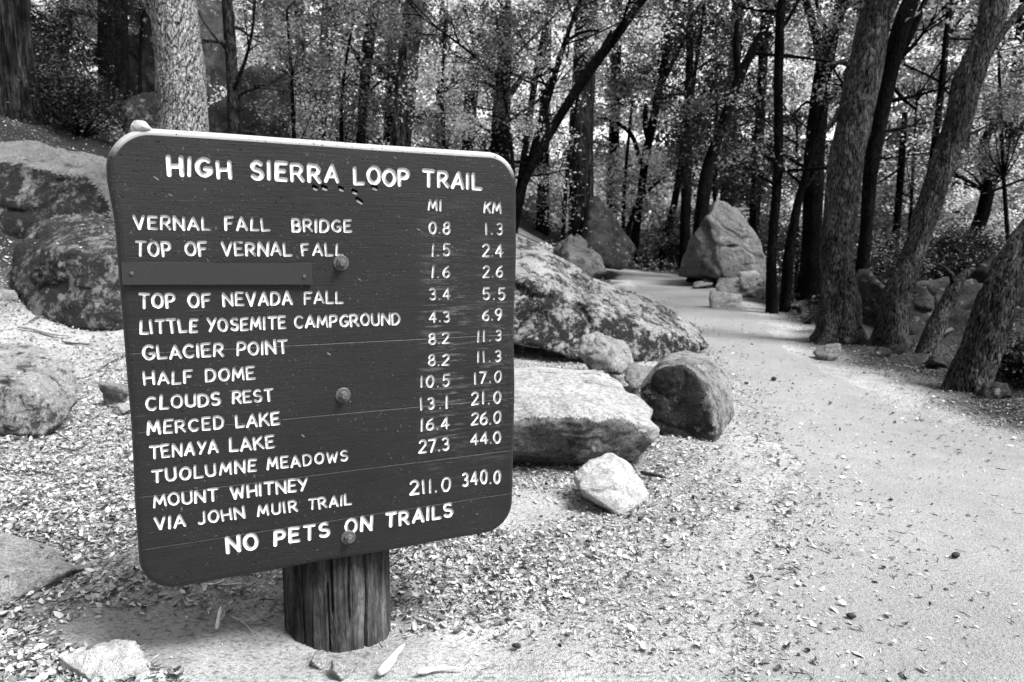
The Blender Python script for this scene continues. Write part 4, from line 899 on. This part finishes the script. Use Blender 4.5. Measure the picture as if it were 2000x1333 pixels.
# ------------------------------------------------------------------ shrubs and distant woods
def shrub(label, px, py, D, wpx, hpx, leaf='dark', n=26, k=150, size=0.05, name='shrub', onground=True):
    KS[0] += 1; r_ = np.random.default_rng(900 + KS[0]); c0 = at(px, py, D); zg_ = terr1(c0[0], c0[1])
    if onground: c0[2] = zg_
    w_, h_ = wpx * D / F, hpx * D / F
    t = thing(name, label, 'bush', c0)
    st, cen = [], []
    for _ in range(n):
        a, q = r_.uniform(0, 6.28), math.sqrt(r_.random()); c = np.array([math.cos(a) * q * w_ / 2, math.sin(a) * q * w_ / 2, h_ * r_.uniform(0.15, 1) * (1 - 0.45 * q * q)]); cen.append(c)
        if r_.random() < 0.5: st.append(([np.array([c[0] * .1, c[1] * .1, -0.05]), c * np.array([.6, .6, .55]), c], [0.012, 0.009, 0.003]))
    if st:
        V, Q = tube(st, 5, 0, 0, 0, 0.3); mesh_from('stem', V, quads=Q, mats=[BARK['dark']], parent=t)
    C = clump_points(cen, [max(w_, h_) * 0.16 + 0.1] * n, [k] * n, r_); V, Q = leaf_quads(C, 0, size, r_)
    mesh_from('foliage', V, quads=Q, mats=[LEAF[leaf]], smooth=False, parent=t, shade=CT[0] * r_.uniform(0.5, 1.2, len(Q)))
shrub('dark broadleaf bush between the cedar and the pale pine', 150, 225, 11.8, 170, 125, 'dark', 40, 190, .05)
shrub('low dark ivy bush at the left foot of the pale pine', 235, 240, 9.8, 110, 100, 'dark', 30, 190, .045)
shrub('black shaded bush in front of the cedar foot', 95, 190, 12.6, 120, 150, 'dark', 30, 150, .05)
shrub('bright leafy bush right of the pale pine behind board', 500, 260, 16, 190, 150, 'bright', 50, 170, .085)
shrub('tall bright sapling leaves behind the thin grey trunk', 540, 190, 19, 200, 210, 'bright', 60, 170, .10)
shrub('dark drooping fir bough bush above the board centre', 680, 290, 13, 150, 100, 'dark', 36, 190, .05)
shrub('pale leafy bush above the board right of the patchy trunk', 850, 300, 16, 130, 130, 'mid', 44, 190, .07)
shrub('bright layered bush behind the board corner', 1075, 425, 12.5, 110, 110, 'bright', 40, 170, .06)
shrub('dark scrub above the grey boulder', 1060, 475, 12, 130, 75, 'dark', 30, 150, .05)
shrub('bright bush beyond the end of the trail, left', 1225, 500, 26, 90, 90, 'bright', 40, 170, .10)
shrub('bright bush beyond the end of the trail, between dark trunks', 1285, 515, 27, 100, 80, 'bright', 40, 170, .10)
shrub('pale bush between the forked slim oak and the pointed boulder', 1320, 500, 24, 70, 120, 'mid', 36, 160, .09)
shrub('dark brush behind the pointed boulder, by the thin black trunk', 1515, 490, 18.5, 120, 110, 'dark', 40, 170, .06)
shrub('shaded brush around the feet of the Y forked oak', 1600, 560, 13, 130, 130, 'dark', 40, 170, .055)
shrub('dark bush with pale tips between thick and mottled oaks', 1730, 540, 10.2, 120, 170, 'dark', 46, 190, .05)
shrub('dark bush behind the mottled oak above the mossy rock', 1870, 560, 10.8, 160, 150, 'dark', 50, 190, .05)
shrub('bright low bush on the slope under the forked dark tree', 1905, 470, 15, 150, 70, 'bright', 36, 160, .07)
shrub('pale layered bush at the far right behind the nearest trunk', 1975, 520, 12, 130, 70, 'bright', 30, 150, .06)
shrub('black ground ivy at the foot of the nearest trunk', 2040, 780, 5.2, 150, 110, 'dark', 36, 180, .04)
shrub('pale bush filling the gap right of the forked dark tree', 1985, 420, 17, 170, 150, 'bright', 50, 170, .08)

def sapling(label, D, stem, rects, n, leaf='bright', size=0.055, k=150, rad=0.33):
    KS[0] += 1; r_ = np.random.default_rng(1500 + KS[0]); P = [at(x, y, D) for x, y, _ in stem]; R = [q * D / F / 2 for _, _, q in stem]
    z = terr1(P[0][0], P[0][1]) - 0.1
    if P[0][2] > z: P = [np.array([P[0][0], P[0][1], z])] + P; R = [R[0]] + R
    base = np.array([P[0][0], P[0][1], z + 0.1]); t = thing('oak_sapling', label, 'sapling', base)
    cen = []; br = [(P, R)]; PP = np.array(P)
    for _ in range(n):
        x0, y0, x1, y1 = rects[r_.integers(len(rects))]; c = at(r_.uniform(x0, x1), r_.uniform(y0, y1), D + r_.uniform(-.9, .9)); cen.append(c)
        if r_.random() < 0.4:
            j = int(np.argmin(np.linalg.norm(PP - (c - np.array([0, 0, .5])), axis=1))); br.append(([PP[j], (PP[j] + c) / 2 + r_.normal(size=3) * .08, c], [0.012, 0.008, 0.003]))
    V, Q = tube(br, 6, 0, 0, 0, 0.3); mesh_from('trunk', V - base, quads=Q, mats=[BARK['dark']], parent=t)
    C = clump_points(cen, [rad * r_.uniform(.6, 1.4) for _ in cen], [k * r_.uniform(.5, 1.5) for _ in cen], r_, 0.7); V, Q = leaf_quads(C, 0, size, r_)
    mesh_from('crown', V - base, quads=Q, mats=[LEAF[leaf]], smooth=False, parent=t, shade=CT[0] * r_.uniform(0.5, 1.15, len(Q)))
sapling('leafy oak sapling over the left half of the board top', 12.5, [(575, 300, 9), (570, 150, 7), (560, 20, 5)], [(490, -20, 680, 110), (520, 90, 640, 240)], 34, 'mid')
sapling('leafy oak sapling in front of the half hidden dark trunk', 13, [(668, 300, 9), (665, 180, 7), (690, 40, 5)], [(630, -20, 780, 140), (650, 130, 740, 250)], 34, 'mid')
sapling('bright sapling between patchy trunk and dark leaning trunk', 12.2, [(868, 300, 9), (862, 180, 7), (870, 40, 5)], [(830, -20, 1000, 150), (820, 130, 910, 290)], 40, 'bright')
sapling('leaf spray sapling over the upper right corner of the board', 10.5, [(1005, 330, 8), (985, 180, 7), (970, 40, 5)], [(930, -10, 1060, 130), (950, 110, 1040, 250)], 30, 'mid', 0.05)
sapling('pale layered sapling between leaning oaks and cedar', 14, [(1100, 440, 9), (1110, 300, 7), (1140, 120, 5)], [(1050, 160, 1110, 300), (1160, 10, 1290, 120), (1040, 330, 1100, 440)], 26, 'bright', .065)
sapling('bright sapling hanging over the end of the trail', 25, [(1215, 500, 9), (1220, 350, 7), (1235, 200, 5)], [(1170, 120, 1300, 330), (1180, 330, 1300, 480)], 36, 'bright', .13, 140, .8)
sapling('dim feathery sapling above the pointed boulder', 19.5, [(1398, 520, 8), (1395, 350, 7), (1400, 200, 5)], [(1320, 30, 1480, 240), (1330, 230, 1440, 380)], 40, 'dark', .09, 150, .6)
sapling('drooping dark sapling left of the thin black trunk', 18.5, [(1478, 540, 8), (1475, 400, 7), (1470, 250, 5)], [(1430, 200, 1560, 330), (1420, 300, 1530, 400)], 40, 'dark', .075)
sapling('bright sapling seen between thin black trunk and Y oak', 14, [(1556, 560, 8), (1558, 400, 6), (1556, 250, 5)], [(1530, 30, 1600, 200), (1525, 200, 1600, 440)], 30, 'bright', .06)
sapling('leafy sapling behind the gap right of the thick oak', 13, [(1770, 560, 8), (1780, 400, 6), (1790, 200, 5)], [(1730, 180, 1830, 380), (1760, 20, 1880, 200), (1720, 380, 1820, 500)], 44, 'mid', .06)
sapling('spreading pale sapling in the upper right corner', 11, [(1975, 560, 9), (1960, 350, 7), (1950, 100, 5)], [(1900, 20, 2040, 200), (1930, 190, 2040, 300), (1860, 200, 1960, 330)], 44, 'mid', .055)
sapling('bright sapling on the slope beside the forked dark tree', 15.5, [(1890, 500, 8), (1885, 400, 6), (1888, 300, 5)], [(1850, 330, 1920, 470), (1940, 330, 2030, 460)], 34, 'bright', .07)
sapling('dark broadleaf sapling between cedar and nearly black trunk', 13, [(130, 230, 8), (128, 120, 7), (140, 20, 5)], [(60, -20, 185, 110), (70, 90, 185, 200)], 30, 'dark', .055)
sapling('pale sapling between nearly black trunk and pale pine', 16, [(275, 230, 8), (272, 120, 6), (280, 20, 5)], [(245, -20, 310, 90), (150, 0, 195, 60)], 16, 'mid', .07)
# low growth over the forest floor
r_ = np.random.default_rng(79); n = 120000
Y = r_.uniform(9, 34, n) ; X = r_.uniform(-1, 1, n) * (Y * 0.85 + 2); le, re = trail_edges(Y); off = np.where(Y > 26.5, 1.0, np.maximum(le - X, X - re))
nz = fbm(np.stack([X, Y, X * 0], -1), 0.45, 3, 95); keep = (off > 0.5) & (nz + 0.25 > r_.uniform(-.4, .4, n)); X, Y, nz = X[keep], Y[keep], nz[keep]
Z = terr(X, Y) + r_.random(len(X)) ** 1.5 * (0.25 + 0.35 * np.clip(nz, 0, 1)) * np.clip((Y - 6) / 8, .3, 1.6)
V, Q = leaf_quads(np.stack([X, Y, Z], 1), 0, 0.10, r_); tone = np.clip(0.08 + 0.8 * noise3(np.stack([X, Y, X * 0], -1), 0.3, 97), 0.03, 1)
ug = mesh_from('undergrowth', V, quads=Q, mats=[LEAF['bright']], smooth=False, shade=tone * r_.uniform(0.4, 1.1, len(Q))); ug['kind'] = 'stuff'

# woods too far off to tell trees apart
r_ = np.random.default_rng(77)
NCL = 1900
Yc = r_.uniform(27, 62, NCL); Xc = r_.uniform(-1.0, 1.0, NCL) * (Yc * 0.85 + 4); Zc = terr(Xc, Yc) + r_.uniform(0, 1, NCL) ** 1.35 * 21
sc_ = r_.choice([0.03, 0.4, 1.0, 1.15], NCL)
C = clump_points(np.stack([Xc, Yc, Zc], 1), r_.uniform(0.7, 1.7, NCL), np.full(NCL, 140), r_, 0.5)
V, Q = leaf_quads(C, 0, 0.27, r_)
fw = mesh_from('far_woods', V, quads=Q, mats=[LEAF['bright']], smooth=False, shade=np.repeat(sc_, 140) * r_.uniform(0.6, 1.1, len(Q))); fw['kind'] = 'stuff'

# ------------------------------------------------------------------ leaf litter
def M_litter():
    t = NT('dry_leaf'); a = t.n('ShaderNodeAttribute'); a.attribute_name = 'shade'
    n = t.noise(t.co, 120, 3, 0.6)
    t.base(t.math('MULTIPLY', a.outputs['Fac'], t.ramp(n, (0.3, 0.75), (0.7, 1.1)))); t.b.inputs['Roughness'].default_value = 0.6; t.b.inputs['Specular IOR Level'].default_value = 0.3
    return t.m
m_lit = M_litter()
def litter(name, X, Y, size, asp, r_, lo, hi, lift=0.006, tilt=0.35, curl=0.25, power=1.0, Zs=None):
    n = len(X); Z = (terr(X, Y) if Zs is None else Zs) + lift + r_.random(n) * size * 0.25
    C = np.stack([X, Y, Z], 1); nrm = r_.normal(size=(n, 3)) * tilt; nrm[:, 2] = 1; nrm /= np.linalg.norm(nrm, axis=1)[:, None]
    a = r_.uniform(0, 6.28, n); d = np.stack([np.cos(a), np.sin(a), np.zeros(n)], 1); d -= nrm * (d * nrm).sum(1)[:, None]; d /= np.linalg.norm(d, axis=1)[:, None]; e = np.cross(nrm, d)
    s = (size * r_.uniform(0.55, 1.3, n))[:, None]; wv = s * asp * r_.uniform(0.7, 1.2, n)[:, None]; cu = s * curl * r_.uniform(-0.6, 1, n)[:, None]; tw = s * curl * r_.uniform(-.8, .8, n)[:, None]
    # outline of six points plus midrib of two
    pts = [C - d * s * .5 + nrm * cu, C - d * s * .2 + e * wv * .5 + nrm * (cu * .6 + tw * .4), C + d * s * .2 + e * wv * .42 + nrm * (cu * .7 - tw * .2), C + d * s * .5 + nrm * (cu + tw), C + d * s * .2 - e * wv * .42 + nrm * (cu * .5 + tw * .3), C - d * s * .2 - e * wv * .5 + nrm * (cu * .6 - tw * .3), C - d * s * .15, C + d * s * .2]
    V = np.stack(pts, 1).reshape(-1, 3); b = np.arange(n)[:, None] * 8
    Q = np.concatenate([b + [0, 6, 1, 1], b + [6, 7, 2, 1], b + [7, 3, 3, 2], b + [0, 5, 5, 6], b + [5, 4, 7, 6], b + [4, 3, 3, 7]], 1).reshape(-1, 4)
    # keep quads and triangles apart: two quads, four triangles
    q4 = np.concatenate([b + [6, 7, 2, 1], b + [5, 4, 7, 6]], 1).reshape(-1, 4); t3 = np.concatenate([b + [0, 6, 1], b + [7, 3, 2], b + [0, 5, 6], b + [4, 3, 7]], 1).reshape(-1, 3)
    T = np.vstack([t3, q4[:, [0, 1, 2]], q4[:, [0, 2, 3]]])
    sh = lo + (hi - lo) * r_.random(n) ** power; rm = sstep(0.0, 0.5, X - trail_edges(Y)[1] + r_.normal(size=n) * .18); sh = sh * (1 - 0.7 * rm)  # leaves right of the trail are coloured darker as tree shade
    return V, T, sh[T[:, 0] // 8]
def dens(X, Y):
    le, re = trail_edges(Y); off = le - X; offr = X - re
    t = np.stack([X, Y, X * 0], -1); nz = 0.5 + 0.5 * fbm(t, 1.1, 3, 61)
    d = np.where(off > 0, sstep(-0.25, 0.8, off), 0) + np.where(offr > 0, sstep(-0.1, 0.5, offr) * 0.9, 0)
    inside = (off <= 0) & (offr <= 0); d = np.where(inside, 0.006 + 0.6 * np.exp(-np.maximum(-off, 0) / 0.22) + 0.25 * np.exp(-np.maximum(-offr, 0) / 0.25), d)
    # bare dirt round the post and below the slab
    bare = np.exp(-(((X + 0.55) / 0.75) ** 2 + ((Y - 1.65) / 0.28) ** 2)) * 0.55 + np.exp(-(((X - 0.15) / 0.35) ** 2 + ((Y - 2.75) / 0.25) ** 2)) * 0.9
    return np.clip(d * (0.25 + 1.1 * np.clip(nz, 0, 1)) - bare, 0.0, 1.2)
def scatter(n, x0, x1, y0, y1, r_, fn, pw=1.0):
    Y = y0 * (y1 / y0) ** r_.random(n); sp_ = 0.85 * Y + 0.4; X = np.clip(r_.uniform(-1, 1, n) * sp_, x0, x1); k = r_.random(n) < fn(X, Y); return X[k], Y[k]
rL = np.random.default_rng(5)
parts = []
X, Y = scatter(80000, -9, 9, 1.3, 14, rL, lambda x, y: np.clip(dens(x, y) * (0.35 + 0.65 * sstep(0.4, -0.9, x)), 0, 1)); parts.append(litter('a', X, Y, 0.031, 0.46, rL, 0.08, 0.6, 0.006, 0.45, 0.4, 1.4))
X, Y = scatter(220000, -8, 9, 1.2, 11, rL, lambda x, y: np.clip(dens(x, y), 0, 1)); parts.append(litter('b', X, Y, 0.017, 0.4, rL, 0.10, 0.6, 0.004, 0.45, 0.4, 1.3))
X, Y = scatter(120000, -3, 5, 1.1, 7, rL, lambda x, y: np.clip(dens(x, y) * 0.8 + 0.015, 0, 1)); parts.append(litter('c', X, Y, 0.009, 0.35, rL, 0.08, 0.6, 0.003, 0.4, 0.3))
X, Y = scatter(60000, -4, 5, 1.1, 7, rL, lambda x, y: np.clip(dens(x, y) * 0.8 + 0.012, 0, 1)); parts.append(litter('d', X, Y, 0.045, 0.045, rL, 0.03, 0.45, 0.005, 0.15, 0.12, 1.5))
X, Y = scatter(9000, -3, 5, 1.1, 9, rL, lambda x, y: np.clip(dens(x, y) * 0.9 + 0.012, 0, 1)); parts.append(litter('e', X, Y, 0.020, 0.6, rL, 0.015, 0.05, 0.006, 0.5, 0.4))
for V, Tr, nk in ROCKTOP:                                 # leaves that settled on the boulders
    tri = V[Tr]; nn = np.cross(tri[:, 1] - tri[:, 0], tri[:, 2] - tri[:, 0]); A = np.linalg.norm(nn, axis=1); nn /= A[:, None] + 1e-12
    pw = A * np.clip(nn[:, 2] - 0.55, 0, 1); k = rL.choice(len(Tr), nk, p=pw / pw.sum()); cc = tri[k].mean(1)
    parts.append(litter('r', cc[:, 0], cc[:, 1], 0.026, 0.45, rL, 0.06, 0.5, 0.002, 0.5, 0.35, 1.6, cc[:, 2]))
VV, TT, SS, off = [], [], [], 0
for V, T, s_ in parts: VV.append(V); TT.append(T + off); SS.append(s_); off += len(V)
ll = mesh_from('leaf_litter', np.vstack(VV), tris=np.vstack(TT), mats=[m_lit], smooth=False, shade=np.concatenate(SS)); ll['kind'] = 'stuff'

# ------------------------------------------------------------------ sticks and cones
m_stick = M_plain('dry_stick', 0.30, 0.8, 0, 0.2, 0.4, 60, 0.002)
m_palest = M_plain('bleached_stick', 0.62, 0.8, 0, 0.2, 0.25, 60, 0.002)
m_dkst = M_plain('dark_twig', 0.05, 0.85, 0, 0.2, 0.4, 60, 0.002)
m_cone = M_plain('cone_scales', 0.03, 0.8, 0, 0.2, 0.5, 150, 0.002)
def stick(label, pts, wpx, mat, lift=0.5, name='stick'):
    P = [ground(x, y) for x, y in pts]; w0 = wpx * P[0][1] / F / 2
    PP = []
    for k in range(len(P) - 1):
        for f in (0, .33, .66): PP.append(P[k] * (1 - f) + P[k + 1] * f)
    PP.append(P[-1]); PP = np.array(PP); r = np.random.default_rng(int(pts[0][0] * 7 + pts[0][1])); PP[1:-1] += r.normal(size=(len(PP) - 2, 3)) * w0 * 0.35
    PP[:, 2] = terr(PP[:, 0], PP[:, 1]) + w0 * (0.6 + lift) + 0.008
    R = w0 * np.linspace(1.0, 0.5, len(PP)) * r.uniform(0.75, 1.2, len(PP)); R[0] *= 0.5; R[-1] *= 0.5
    V, Q = tube([(PP, R)], 8, 0, w0 * 0.18, 3, w0 * 1.5 + 0.01); nb = len(V) // 8
    F_ = [list(map(int, q)) for q in Q] + [list(range(8)), list(range(len(V) - 1, len(V) - 9, -1))]
    o = mesh_from(name, V - P[0], faces=F_, mats=[mat]); o.location = tuple(P[0]); return tag(o, label, 'stick')
stick('bleached stick lying right of the post foot', [(742, 1330), (768, 1300), (790, 1274)], 22, m_palest)
stick('pale branch piece at the bottom edge, right of the bleached stick', [(815, 1326), (860, 1316), (905, 1318)], 14, m_palest)
stick('straight pale twig under the lower edge of the board', [(392, 1148), (430, 1150), (480, 1146)], 5, m_palest)
stick('short thick broken stick right of the post', [(806, 1214), (830, 1224), (850, 1230)], 9, m_stick)
stick('curved bark sliver left of the post', [(450, 1211), (475, 1222), (496, 1246)], 6, m_stick)
stick('pale upright wood splinter left of the post', [(424, 1238), (428, 1214), (432, 1195)], 14, m_palest)
stick('light branch lying beside the bark sliver', [(475, 1222), (505, 1220), (530, 1212)], 8, m_stick)
stick('long dry stick on the leaves left of the board', [(36, 646), (80, 652), (135, 662)], 9, m_stick)
stick('thin twig below the long dry stick', [(120, 672), (150, 676), (180, 680)], 5, m_dkst)
stick('dark forked twig on the leaves below the rounded boulder', [(110, 878), (150, 886), (180, 866)], 5, m_dkst)
stick('thin dark twig low in the leaves, left border', [(0, 918), (60, 926), (118, 936)], 5, m_dkst)
stick('fallen branch resting on the slope beside the nearest dark trunk', [(1832, 672), (1870, 655), (1905, 640)], 10, m_dkst, 2)
stick('dark bark slab on the ground right of the white rock', [(1252, 932), (1275, 936), (1300, 942)], 12, m_dkst)
stick('thin straight twig on the open ground, centre bottom', [(1245, 1197), (1265, 1206), (1282, 1213)], 3, m_dkst)
stick('short dark twig at the trail edge, lower right', [(1398, 1252), (1406, 1262), (1414, 1276)], 4, m_dkst)
stick('curved dark twig right of the centre bottom', [(1466, 1222), (1480, 1225), (1496, 1223)], 4, m_dkst)
stick('flat pale bark strip on the ground in front of white rock', [(1180, 1032), (1205, 1036), (1232, 1033)], 7, m_stick)
def cone(label, px, py, wpx, group='dark cones on the ground'):
    g = ground(px, py); L = wpx * g[1] / F; D_, Tr = ico(4)
    V = D_ * np.array([L * .5, L * .3, L * .26]); ang = np.arctan2(D_[:, 2], D_[:, 1]); V *= (1 + 0.16 * np.sign(np.sin(ang * 8 + D_[:, 0] * 22)) * np.abs(np.sin(ang * 4 - D_[:, 0] * 16)))[:, None]
    V[:, 0] *= 1 - 0.2 * D_[:, 0]; a = px * 1.3; c, s = math.cos(a), math.sin(a); V = V @ np.array([[c, s, 0], [-s, c, 0], [0, 0, 1]]); V[:, 2] += L * .22 + 0.008
    o = mesh_from('pine_cone', V, tris=Tr, mats=[m_cone]); o.location = tuple(g); tag(o, label, 'pine cone', group)
cone('black cone alone on the bare trail, lower right', 1866, 1092, 20)
cone('black cone alone on the trail, upper middle', 1511, 745, 14)
cone('small cone on the trail left of the upper one', 1457, 752, 8)
cone('cone on the litter edge below the black faced boulder', 1540, 1008, 15)
cone('cone lying right of the white rock', 1355, 978, 14)
cone('dark cone in litter under the white rock', 1250, 1020, 14)
cone('small cone right of the one under the white rock', 1315, 1022, 16)
cone('cone on the bare trail, right middle', 1740, 981, 9)
cone('cone in the lower centre of the litter, by bottom', 1660, 1211, 18)
cone('cone in litter right of the lower board corner', 1150, 1064, 12)
cone('cone on the left litter below the dark bark slab', 1440, 1000, 12)
cone('cone near the bottom right of the post', 1010, 1270, 18)
